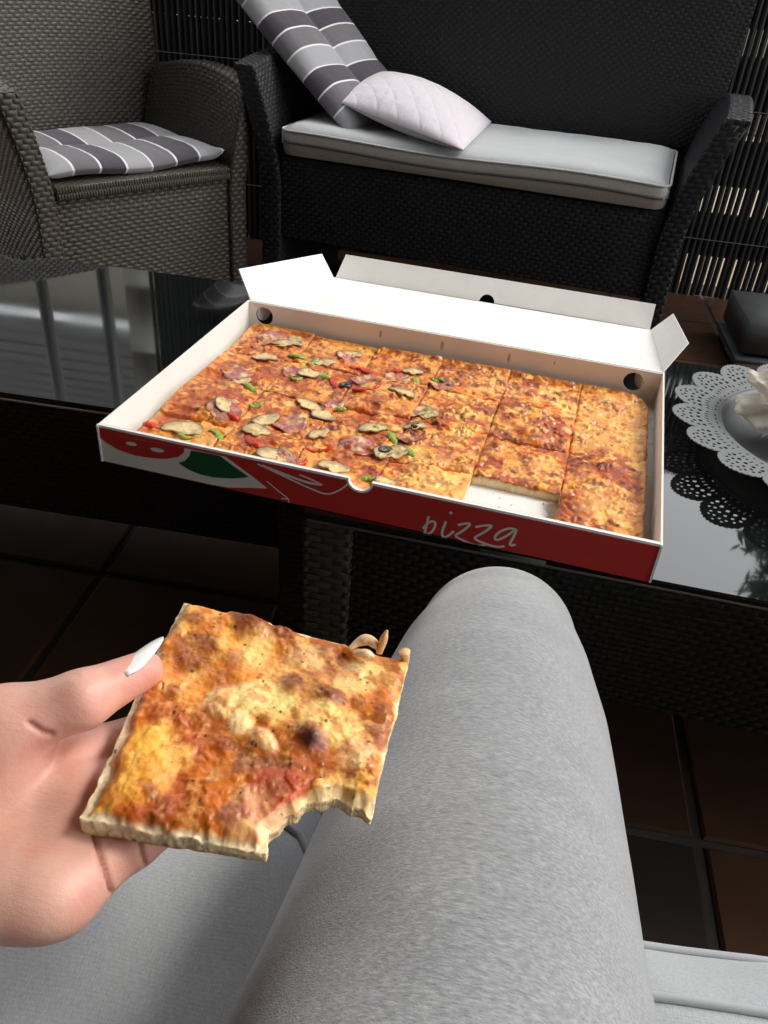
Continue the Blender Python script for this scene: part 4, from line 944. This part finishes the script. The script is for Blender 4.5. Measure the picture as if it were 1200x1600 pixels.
def blob(x, y, r, hh, col, amt=.9, asp=1, ro=0):
    global z, c
    a, b = hb(x, y); du, dv = (u - a) * PS, (v - b) * PS; X = du * math.cos(ro) + dv * math.sin(ro); Y = (-du * math.sin(ro) + dv * math.cos(ro)) * asp
    if col is BROWN or col is DARK: r *= 1.25; amt = min(1, amt * 1.25)
    hh = hh * .5
    q = np.hypot(X, Y) * (1 + .35 * (fbm(hx * 160 + a * 9, hy * 160, 130, 2) - .5)) / r; z = z + hh * sst(1, .1, q)
    if col is not None: c = mixc(c, col, sst(1.0, .55, q) * amt)
REDS = np.array((.52, .075, .02)); ORG = np.array((.70, .20, .02))
for x, y, r, hh, col, am, asp, ro in ((240, 1010, .014, .0005, ORG, .7, .5, 1.0), (262, 1130, .012, 0, REDS, .5, .6, 1.0), (230, 1255, .013, .0005, REDS, .55, .4, -.1), (340, 1200, .012, 0, ORG, .7, .7, .5), (435, 1210, .012, .001, REDS, .85, 1, 0), (455, 1240, .008, .0015, REDS, .8, 1.5, .6), (330, 960, .010, .0005, ORG, .7, .8, 0), (345, 940, .009, 0, np.array((.80, .30, .03)), .7, 1, 0), (300, 1010, .010, .0005, BROWN, .55, 1, 0),
                (400, 955, .011, .003, BROWN, .85, .8, 0), (400, 948, .005, .001, DARK, .8, .8, 0), (440, 970, .006, .001, BROWN, .7, 1, 0), (455, 1052, .006, .002, BROWN, .75, 1, 0), (485, 1137, .0085, .003, BROWN, .7, 1, 0), (483, 1140, .0048, 0, np.array((.16, .028, .02)), .9, .8, .9), (520, 1075, .007, .002, BROWN, .6, 1, 0), (472, 1095, .006, .002, GOLD * .8, .7, 1, 0), (600, 1080, .012, .001, ORG, .7, .6, 1.3), (590, 1120, .008, 0, BROWN, .5, .6, 1.3),
                (430, 1075, .013, .0015, PALE, .85, .8, .4), (500, 1110, .012, .002, PALE, .8, 1, 0), (535, 1120, .012, .0025, PALE, .85, 1, 0), (560, 1160, .010, .001, np.array((.85, .50, .30)), .8, 1, 0), (530, 1225, .010, 0, PALE, .7, 1, 0), (240, 1145, .010, .003, np.array((.80, .50, .09)), .85, .8, .2), (225, 1205, .013, .003, np.array((.76, .40, .07)), .8, 1, 0), (275, 1170, .008, .003, np.array((.80, .48, .12)), .8, 1, 0), (400, 1000, .010, .001, PALE, .6, .7, 0),
                (390, 1250, .012, .001, np.array((.72, .40, .26)), .7, 1, 0), (365, 1255, .007, .001, np.array((.40, .12, .08)), .7, 1, 0), (345, 1085, .0085, .005, np.array((.84, .60, .38)), .95, 1, 0), (385, 1080, .010, .0045, np.array((.82, .62, .30)), .9, .7, -.6), (375, 1118, .0065, .0045, np.array((.84, .58, .36)), .95, 1, 0), (410, 1140, .009, .0035, np.array((.84, .56, .34)), .95, 1.9, -.5), (480, 1010, .011, .001, np.array((.82, .58, .30)), .7, 1, 0), (560, 1040, .011, .001, np.array((.84, .60, .30)), .8, .7, -.3)):
    blob(x, y, r, hh, col, am, asp, ro)
dl = np.minimum.reduce([u * PS - .0022 * sst(.55, .0, v) - .0004, v * PS - .0002, (1 - u) * PS + .0012, (1 - v) * PS + .0008]) + .0042 * (fbm(hx * 120, hy * 120, 140, 3) - .5)
dgh = sst(.0026, .0004, dl); z = z - .0036 * sst(.0055, -.001, dl) - .0008 * dgh
bt = bite * PS; z = z - .004 * sst(.005, 0, bt); c = mixc(c, DOUGH * 1.02, np.maximum(dgh, sst(.0042, .0022, bt + .004 * (fbm(hx * 150, hy * 150, 141, 2) - .5))))
c = mixc(c, np.array((.46, .13, .02)), .5 * sst(.5, .68, fbm(hx * 150, hy * 150, 143, 4)) * (1 - dgh)); c = mixc(c, PALE, .35 * sst(.60, .75, fbm(hx * 170 + 5, hy * 170, 146, 3)) * (1 - dgh))
c = np.where(dgh[..., None] > .5, c, c * np.array((1.04, .97, .80)))
for x, y, r, am in ((395, 952, .0115, .8), (402, 946, .0052, 1.6), (442, 968, .0050, .8), (455, 1054, .0058, .8), (484, 1137, .0080, .75), (482, 1142, .0042, 1.6), (520, 1072, .0060, .7), (322, 1000, .0060, .6), (300, 962, .0060, .7), (268, 1075, .0052, .6), (312, 1108, .0066, .6), (248, 1247, .0060, .6), (232, 1228, .0030, .6), (602, 1088, .0060, .7), (588, 1120, .0050, .6), (432, 1214, .0055, .7), (380, 1180, .0050, .6), (346, 1150, .0040, .6), (290, 1032, .0058, .55), (560, 1078, .0048, .55), (415, 1110, .0040, .5), (360, 1020, .0045, .5), (505, 1000, .0050, .45)):
    a, b = hb(x, y); q = np.hypot((u - a) * PS, (v - b) * PS) * (1 + .9 * (fbm(hx * 230 + a * 9, hy * 230, 150, 3) - .5)) / r
    c = mixc(c, BROWN if am < 1.5 else np.array((.13, .026, .014)), sst(1.05, .35, q) * min(am, .95) * (1 - dgh)); z = z + (.0006 if am < 1.5 else 0) * sst(1, .2, q)
rg4 = np.random.RandomState(3)
for k in range(75):
    a, b = rg4.uniform(.03, .97) ** 1.4, rg4.uniform(.04, .96); r = rg4.uniform(.00035, .0009); q = np.hypot((u - a) * PS, (v - b) * PS * rg4.uniform(.6, 1.6)) / r; c = mixc(c, (.05, .035, .012), sst(1.1, .6, q) * .8)
c = np.where(np.maximum(dgh, sst(.0065, .003, bt))[..., None] > .35, c, np.clip(c * np.array((1.05, 1.0, .9)) * ((c @ np.array((.3, .6, .1))) / .38)[..., None] ** .4, .004, .93)); z = np.maximum(z, HZ - .0062)
sag = -.004 * u ** 2 + .002 * v
hs_ = thing('pizza_slice', 'square pizza slice with one bitten corner held in the hand', 'pizza slice', ((TL[0] + BR[0]) / 2, (TL[1] + BR[1]) / 2, HZ - .0125))
org = np.array(hs_.location)
def uvx(q): return q
solid_slice('crust_and_cheese', W2[..., 0], W2[..., 1], keep, z + sag, c, DOUGH, HZ - .0125, M['held'], hs_, lambda V: V - org)
def onion(pts, wd, col):
    P = np.c_[np.array(pts), np.array(wd)]
    for _ in range(3): P = np.concatenate([[P[0]], np.stack([P[:-1] * .75 + P[1:] * .25, P[:-1] * .25 + P[1:] * .75], 1).reshape(-1, 4), [P[-1]]])
    wd = P[:, 3] * (1 + .04 * np.sin(np.arange(len(P)) * .5)); P = P[:, :3]; mb = MB(); tube(mb, P, wd, 10); V = np.concatenate(mb.V); F = [tuple(q) for q in np.concatenate(mb.F)]
    o = obj('onion_strip', V - org, F, M['veg'], hs_, True); set_uv(o, V[:, :2] + V[:, 2:] * .4); set_col(o, mixc(np.zeros((len(V), 3)) + np.array(col), (.72, .36, .14), fbm(V[:, 0] * 300, V[:, 2] * 300, 9, 2) * .5))
def w3(x, y, z): return tuple(pz(x, y, z))
onion([w3(546, 1014, .656), w3(560, 1003, .6575), w3(574, 998, .659), w3(586, 1006, .658), w3(592, 1015, .656)], [.0008, .0020, .0025, .0020, .0008], (.88, .64, .38))
onion([w3(592, 1020, .655), w3(598, 1004, .6600), w3(602, 992, .6635), w3(605, 985, .6655)], [.0014, .0019, .0014, .0005], (.86, .52, .26))
onion([w3(552, 1022, .6555), w3(570, 1020, .657), w3(584, 1026, .6555)], [.001, .0024, .001], (.90, .70, .44))
onion([w3(632, 1018, .652), w3(634, 1032, .647), w3(631, 1046, .640)], [.0026, .0018, .0012], (.80, .58, .28))

# ------------------------------------------------------------------ person: hand with forearm, trouser leg
per = thing('person', 'seated person in light grey jogging trousers holding up the bitten slice', 'person', (.02, .05, 0))
po = np.array(per.location)
H = lambda x, y, z: pz(x, y, z)
wr = H(-235, 1318, .618); elb = np.array([-.40, -.10, .60])
TH = [H(-110, 1215, .640), H(5, 1135, .660), H(128, 1093, .667), H(224, 1047, .6665)]
fing = {  # base, middle joint, end joint, tip
 'i': [H(108, 1190, .632), H(235, 1145, .6295), H(312, 1118, .6305), H(375, 1096, .632)],
 'm': [H(120, 1258, .629), H(255, 1203, .6285), H(345, 1167, .6300), H(420, 1140, .632)],
 'r': [H(116, 1328, .627), H(240, 1268, .6285), H(322, 1228, .6300), H(392, 1197, .632)],
 'p': [H(98, 1394, .627), H(212, 1318, .6300), H(288, 1268, .6310), H(345, 1236, .632)]}
rads = {'i': (.0105, .0090, .0080, .0068), 'm': (.0108, .0092, .0082, .007), 'r': (.0105, .0090, .0078, .0066), 'p': (.0102, .0082, .0072, .006)}
cre = [([(139, 1270), (146, 1305), (158, 1345), (170, 1380), (176, 1398)], .0021, 3.2), ([(212, 1270), (216, 1305), (222, 1335), (228, 1352)], .0018, 3.0),
       ([(46, 1130), (58, 1139), (70, 1146), (80, 1147)], .0013, 4.6),
       ([(112, 1050), (122, 1055)], .0003, 3.0)]
def hand_sdf(X, Y, Z):
    palm = None
    for k, r0, r1 in (('i', .0135, .0125), ('m', .0135, .0125), ('r', .013, .012), ('p', .013, .0112)):
        b = fing[k][0]; a = wr * .55 + b * .45; a = a + np.array([0, 0, -.001]); d_ = cap(X, Y, Z, a, b, r0, r1)
        palm = d_ if palm is None else smin(palm, d_, .010)
        palm = smin(palm, cap(X, Y, Z, wr, a, .0175, r0), .010)
    palm = smin(palm, cap(X, Y, Z, H(-150, 1262, .632), H(-20, 1180, .648), .0175, .0165), .016)   # thenar
    palm = smin(palm, cap(X, Y, Z, H(-160, 1392, .625), H(50, 1405, .6265), .0165, .0135), .014)    # hypothenar
    arm = smin(cap(X, Y, Z, wr + np.array([0, .010, 0]), elb, .019, .034), cap(X, Y, Z, wr - np.array([0, .010, 0]), elb, .019, .034), .02)
    palm = smin(palm, arm, .025)
    th = smin(smin(cap(X, Y, Z, TH[0], TH[1], .0175, .0142), cap(X, Y, Z, TH[1], TH[2], .0134, .0103), .006), cap(X, Y, Z, TH[2], TH[3], .0106, .0075), .004)
    d = smin(palm, th, .009)
    for k in 'imrp':
        P = fing[k]; q = rads[k]
        f_ = smin(smin(cap(X, Y, Z, P[0], P[1], q[0], q[1]), cap(X, Y, Z, P[1], P[2], q[1], q[2]), .003), cap(X, Y, Z, P[2], P[3], q[2], q[3]), .003)
        d = np.minimum(d, smin(palm, f_, .009))
    return d
xs = np.concatenate([np.arange(-.46, -.235, .005), np.arange(-.235, -.045, .00105)]); ys = np.concatenate([np.arange(-.15, .085, .005), np.arange(.085, .252, .00105)]); zs = np.arange(.562, .70, .00115)
V, F = nets(hand_sdf, xs, ys, zs)
# relax the grid steps a little
def relax(V, F, it=2, lam=.5):
    e = np.unique(np.sort(np.concatenate([F[:, [0, 1]], F[:, [1, 2]], F[:, [2, 3]], F[:, [3, 0]]]), 1), axis=0)
    for _ in range(it):
        s = np.zeros_like(V); k = np.zeros(len(V))
        np.add.at(s, e[:, 0], V[e[:, 1]]); np.add.at(s, e[:, 1], V[e[:, 0]]); np.add.at(k, e[:, 0], 1); np.add.at(k, e[:, 1], 1)
        V = V + lam * (s / np.maximum(k, 1)[:, None] - V)
    return V
V = relax(V, F, 3, .5)
# flexion creases pressed into the palm side
A_ = V[F[:, 2]] - V[F[:, 0]]; B2 = V[F[:, 3]] - V[F[:, 1]]; fn = np.cross(A_, B2); Nn = np.zeros_like(V)
for q in range(4): np.add.at(Nn, F[:, q], fn)
Nn /= np.linalg.norm(Nn, axis=1, keepdims=True) + 1e-12
dv_ = V - CAM; dz_ = dv_ @ FW; sx_ = 600 + FPX * (dv_ @ RT) / dz_; sy_ = 800 - FPX * (dv_ @ UP) / dz_; fac = sst(0, .35, -(Nn * dv_).sum(1) / np.linalg.norm(dv_, axis=1))
red = np.zeros(len(V)); disp = np.zeros(len(V))
for pts, dep, wd in cre:
    e = np.full(len(V), 1e9); L = len(pts) - 1
    for a, b in zip(pts[:-1], pts[1:]):
        dx, dy = b[0] - a[0], b[1] - a[1]; t = np.clip(((sx_ - a[0]) * dx + (sy_ - a[1]) * dy) / (dx * dx + dy * dy), 0, 1); e = np.minimum(e, np.hypot(sx_ - a[0] - t * dx, sy_ - a[1] - t * dy))
    k_ = np.exp(-(e / wd) ** 2) * fac; disp += dep * k_; red = np.maximum(red, np.exp(-(e / (wd * 1.3)) ** 2) * min(1, dep / .0016))
V = V - Nn * disp[:, None]
tip = np.exp(-((sx_ - 225) ** 2 + (sy_ - 1050) ** 2) / 45 ** 2) * .6 + .5 * np.exp(-((sx_ - 60) ** 2 + (sy_ - 1150) ** 2) / 60 ** 2) + .35 * sst(60, 160, sx_)
body = obj('body', V - po, F, M['skin'], per, True)
sc_ = np.zeros((len(V), 3)) + np.array((.74, .43, .335)); sc_ = mixc(sc_, (.72, .33, .265), tip); sc_ = mixc(sc_, (.42, .14, .09), red * .55); set_col(body, sc_)
# thumb nail: long almond, white varnish
na, nb = H(184, 1046, .6742), H(253, 991, .6735); ax = nb - na; Ln = np.linalg.norm(ax); ax /= Ln
nn = np.array([-.22, .46, .86]); nn -= ax * (nn @ ax); nn /= np.linalg.norm(nn); sd_ = np.cross(ax, nn)
mb = MB(); nu_, nv_ = 15, 9; uu, vv = np.meshgrid(np.linspace(-1, 1, nv_), np.linspace(0, 1, nu_)); hwid = .0052 * np.clip(1 - np.clip((vv - .28) / .72, 0, 1) ** 1.7, 0, 1) ** .75 * (.80 + .20 * sst(0, .2, vv)) + .0002
P = na + ax * (vv * Ln)[..., None] + sd_ * (uu * hwid)[..., None] + nn * (.0002 - .0022 * (uu * hwid / .0052) ** 2 - .0030 * (vv - .4) ** 2 * 1.2)[..., None]
Pt = P.reshape(-1, 3); Pb = Pt - nn * .0008; k = len(Pt); i = np.arange(k).reshape(nu_, nv_); ring = np.concatenate([i[0, :-1], i[:-1, -1], i[-1, :0:-1], i[:0:-1, 0]]); nx = np.roll(ring, -1)
o = obj('thumb_nail', np.concatenate([Pt, Pb]) - po, np.concatenate([gridF(nv_, nu_), gridF(nv_, nu_, True) + k, np.stack([ring, ring + k, nx + k, nx], 1)]), M['nail'], per, True)

hip, kn, ank = np.array([.017, -.0346, .5819]), np.array([.0363, .4471, .4916]), np.array([.045, .452, .09])
def leg_sdf(X, Y, Z):
    d_ = kn - hip; t = ((X - hip[0]) * d_[0] + (Y - hip[1]) * d_[1] + (Z - hip[2]) * d_[2]) / (d_ @ d_); tc = np.clip(t, -.25, 1)
    r = np.interp(tc, [-.25, 0, .2, .4, .6, .8, .92, 1], [.104, .0959, .0892, .0825, .0766, .072, .0651, .0568])
    d = (np.sqrt((X - hip[0] - tc * d_[0]) ** 2 + (Y - hip[1] - tc * d_[1]) ** 2 + (Z - hip[2] - tc * d_[2]) ** 2) - r) * .97
    d = smin(d, cap(X, Y, Z, kn + np.array([0, -.004, -.03]), ank, .050, .042), .02)
    return d + .0007 * np.sin(Y * 60 + X * 24 + 2 * np.sin(X * 30)) * np.clip((.33 - Y) / .3, 0, 1) + .0006 * np.sin(Y * 31 - X * 30 + Z * 20)
V, F = nets(leg_sdf, np.arange(-.12, .15, .004), np.arange(-.19, .56, .004), np.arange(.03, .69, .004)); V = relax(V, F, 3, .5)
o = obj('trousers', V - po, F, M['jersey'], per, True)
V, F = nets(lambda X, Y, Z: np.maximum(smin(cap(X, Y, Z, (.046, .45, .05), (.055, .62, .022), .040, .027), cap(X, Y, Z, (.046, .435, .035), (.045, .452, .12), .034, .034), .03), .003 - Z), np.arange(-.01, .11, .005), np.arange(.38, .67, .005), np.arange(-.01, .17, .005))
o = obj('sock', V - po, F, M['sock'], per, True)

# ------------------------------------------------------------------ the seat under the person
be_ = thing('wicker_bench', 'dark wicker bench under the grey cushion the person sits on', 'bench', (0, -.1, 0))
mb = MB(); panel(mb, bil((-.9, .31, .02), (.9, .31, .02), (.9, .31, .385), (-.9, .31, .385)).__class__ and bil((.9, .31, .02), (-.9, .31, .02), (-.9, .31, .385), (.9, .31, .385)), 1.8, .36, .02); mb.build('front_panel', M['wick_table'], be_, True)
MB().box((-.9, -.35, .02), (.9, .285, .38)).build('seat_box', M['wick_table'], be_)
MB().box((-.92, -.43, .0), (.92, -.352, .85)).build('backrest', M['wick_table'], be_)
bc = thing('bench_cushion', 'light grey canvas seat cushion with piped edge under the thigh', 'cushion', (0, -.1, .386))
def prof(u, s, xoff):                        # cushion profile: s runs from back over the top, border, front
    pass
xsn = np.linspace(-.88, .88, 150); dent = lambda x: .020 * np.exp(-((x - .03) / .12) ** 2)
def row(y, z, amp=1.):
    w_ = .0030 * np.sin(xsn * 24 + 2) + .0022 * np.sin(xsn * 57 + y * 40) + .0018 * (fbm(xsn * 30, xsn * 0 + y * 60, 4, 3) - .5); return np.stack([xsn, y + .055 * sst(-.02, -.075, xsn) * sst(.1, .3, np.array(y)) + .35 * w_ * amp, z - dent(xsn) * min(1, max(0, (z - .0) / .1)) + w_ * amp], 1)
prf = [(-.31, .01, 0), (-.33, .06, .2), (-.31, .105, .5)] + [(-.31 + .03 * k, .112 + .006 * math.sin(k * .3), 1) for k in range(1, 20)] + [(.285, .113, 1), (.305, .112, .8), (.318, .110, .5), (.324, .1075, .3)]
prb = [(.324, .1075, .3), (.333, .106, .6), (.345, .099, .9), (.356, .089, .9), (.366, .077, .6), (.372, .066, .3)]
prc = [(.372, .066, .3), (.378, .05, .3), (.376, .02, .1), (.365, .002, 0), (.0, .001, 0), (-.30, .001, 0), (-.31, .01, 0)]
for nm, pf_ in (('top_panel', prf), ('front_border', prb), ('lower_panel', prc)):
    rows = [row(*q) for q in pf_]; V = np.concatenate(rows); F = gridF(150, len(rows)); o = obj(nm, V, F, M['canvas'], bc, True)
    L = np.cumsum([0] + [math.hypot(a[0] - b[0], a[1] - b[1]) for a, b in zip(pf_, pf_[1:])]); set_uv(o, np.stack([np.tile(xsn, len(rows)), np.repeat(L, 150)], 1))
for q in (prb[0], prb[-1]):
    mb = MB(); tube(mb, row(*q) + np.array([0, .001, .0014]), .0024, 8); mb.build('piping', M['canvas'], bc, True)

# ------------------------------------------------------------------ plate with lace rim, ornament, box behind
PC = np.array([.434, .985]); pt = thing('lace_plate', 'grey metal plate with wide pierced lace rim on the glass table', 'plate', (PC[0], PC[1], TT + .0008))
def lathe(prof, n=72):
    V = []; 
    for r, z in prof: V += [(r * math.cos(a), r * math.sin(a), z) for a in np.arange(n) * 2 * math.pi / n]
    k = len(prof); i = np.arange(k * n).reshape(k, n); j = np.roll(i, -1, 1); return np.array(V), np.stack([i[:-1], j[:-1], j[1:], i[1:]], -1).reshape(-1, 4)
V, F = lathe([(.0005, 0.0), (.085, 0.0), (.108, .001), (.122, .010), (.130, .026), (.1325, .0290), (.138, .0295), (.138, .0283), (.133, .0278), (.1305, .025), (.1232, .0118), (.109, .0035), (.085, .0022), (.0005, .0020)])
obj('well', V, F, M['plate'], pt, True)
NP = 18; w_ = math.pi / NP
def pol(r, a): return (r * math.cos(a), r * math.sin(a))
def petal():
    r0, r1 = .1365, .196; out = [pol(r0, -w_), pol(r0, 0), pol(r0, w_)]
    out += [pol(r0 + (r1 - r0) * .62, w_ * .999)]
    for k in range(1, 24):
        t = k / 24; a = w_ * (1 - 2 * t); rr = r0 + (r1 - r0) * (.66 + .33 * math.sin(math.pi * t) ** .8) + .0018 * (k % 2); out.append(pol(rr, a))
    out += [pol(r0 + (r1 - r0) * .62, -w_ * .999)]
    hs2 = []
    def hole(r, a, rr, ra): hs2.append([pol(r + rr * math.cos(t), a + ra / r * math.sin(t)) for t in -np.arange(8) * math.pi / 4])
    for a in (-.66, -.22, .22, .66): hole(.1408, a * w_, .0013, .0022)
    for k, a in enumerate(np.linspace(-.78, .78, 7)): hole(.1500 + .003 * math.cos(a * 2), a * w_, .0036 if k % 2 else .0026, .0014)
    for a in np.linspace(-.72, .72, 5): hole(.1598 + .004 * math.cos(a * 2), a * w_, .0030, .0027)
    for a in np.linspace(-.74, .74, 6): hole(.1680 + .0055 * math.cos(a * 2.2), a * w_, .0024, .0023)
    for a in np.linspace(-.62, .62, 6): hole(.1745 + .0085 * math.cos(a * 2.4), a * w_, .0022, .0020)
    for a in np.linspace(-.30, .30, 3): hole(.1790 + .0105 * math.cos(a * 3), a * w_, .0018, .0022)
    return out, hs2
po_, ho_ = petal(); Vp, Fp = prism(po_, ho_, .0011)
mb = MB(); AV = []; AF = []; cnt = 0
for k in range(NP):
    a = k * 2 * w_; ca, sa = math.cos(a), math.sin(a); r = np.hypot(Vp[:, 0], Vp[:, 1])
    V = np.c_[Vp[:, 0] * ca - Vp[:, 1] * sa, Vp[:, 0] * sa + Vp[:, 1] * ca, Vp[:, 2] + .0288 + .12 * (r - .1365)]; AV.append(V); AF += [tuple(i + cnt for i in f) for f in Fp]; cnt += len(V)
obj('lace_rim', np.concatenate(AV), AF, M['plate'], pt)
# cream shell-like ornament
n = 90; th, phi = np.meshgrid(np.linspace(0, 2 * math.pi, n), np.linspace(-math.pi / 2, math.pi / 2, n))
cx3, sx3 = np.cos(th) * np.cos(phi), np.sin(th) * np.cos(phi); rdg = 1 - 2 * np.abs(fbm(cx3 * 1.5 + 5 + np.sin(phi), sx3 * 1.5 + 3 + 1.4 * np.sin(phi), 31, 2) - .5); rd2 = 1 - 2 * np.abs(fbm(cx3 * 3 + 8, sx3 * 3 + 4 + 2 * np.sin(phi), 35, 2) - .5)
rr = .060 * (.55 + .55 * rdg ** 3 + .16 * rd2 ** 4)
V = np.stack([rr * np.cos(phi) * np.cos(th), rr * 1.1 * np.cos(phi) * np.sin(th), .72 * rr * np.sin(phi)], -1).reshape(-1, 3)
o = obj('shell_ornament', V, gridF(n, n), M['shell'], None, True); o.location = (PC[0] - .046, PC[1] + .020, TT + .046); o.rotation_euler = (.2, -.25, .4)
bpy.context.view_layer.update(); zmin = min((o.matrix_world @ v_.co).z for v_ in o.data.vertices); o.location.z += TT + .0034 - zmin
tag(o, 'cream folded shell-like ceramic ornament on the grey lace plate', 'ornament')
bx_ = thing('slate_box', 'dark grey square box on a pale base behind the glass table', 'box', (.808, 2.335, 0), R_(1))
MB().box((-.148, -.13, .0), (.15, .13, .027)).build('base', M['pale'], bx_); MB().box((-.16, -.138, .0275), (.16, .138, .037)).build('rim', M['bluegrey'], bx_); MB().box((-.13, -.11, .0375), (.14, .12, .052)).build('shadow_gap', M['board'], bx_); MB().box((-.15, -.128, .0525), (.15, .128, .135)).build('body', M['slate'], bx_)  # recessed dark slab stands for the shadow gap under the body
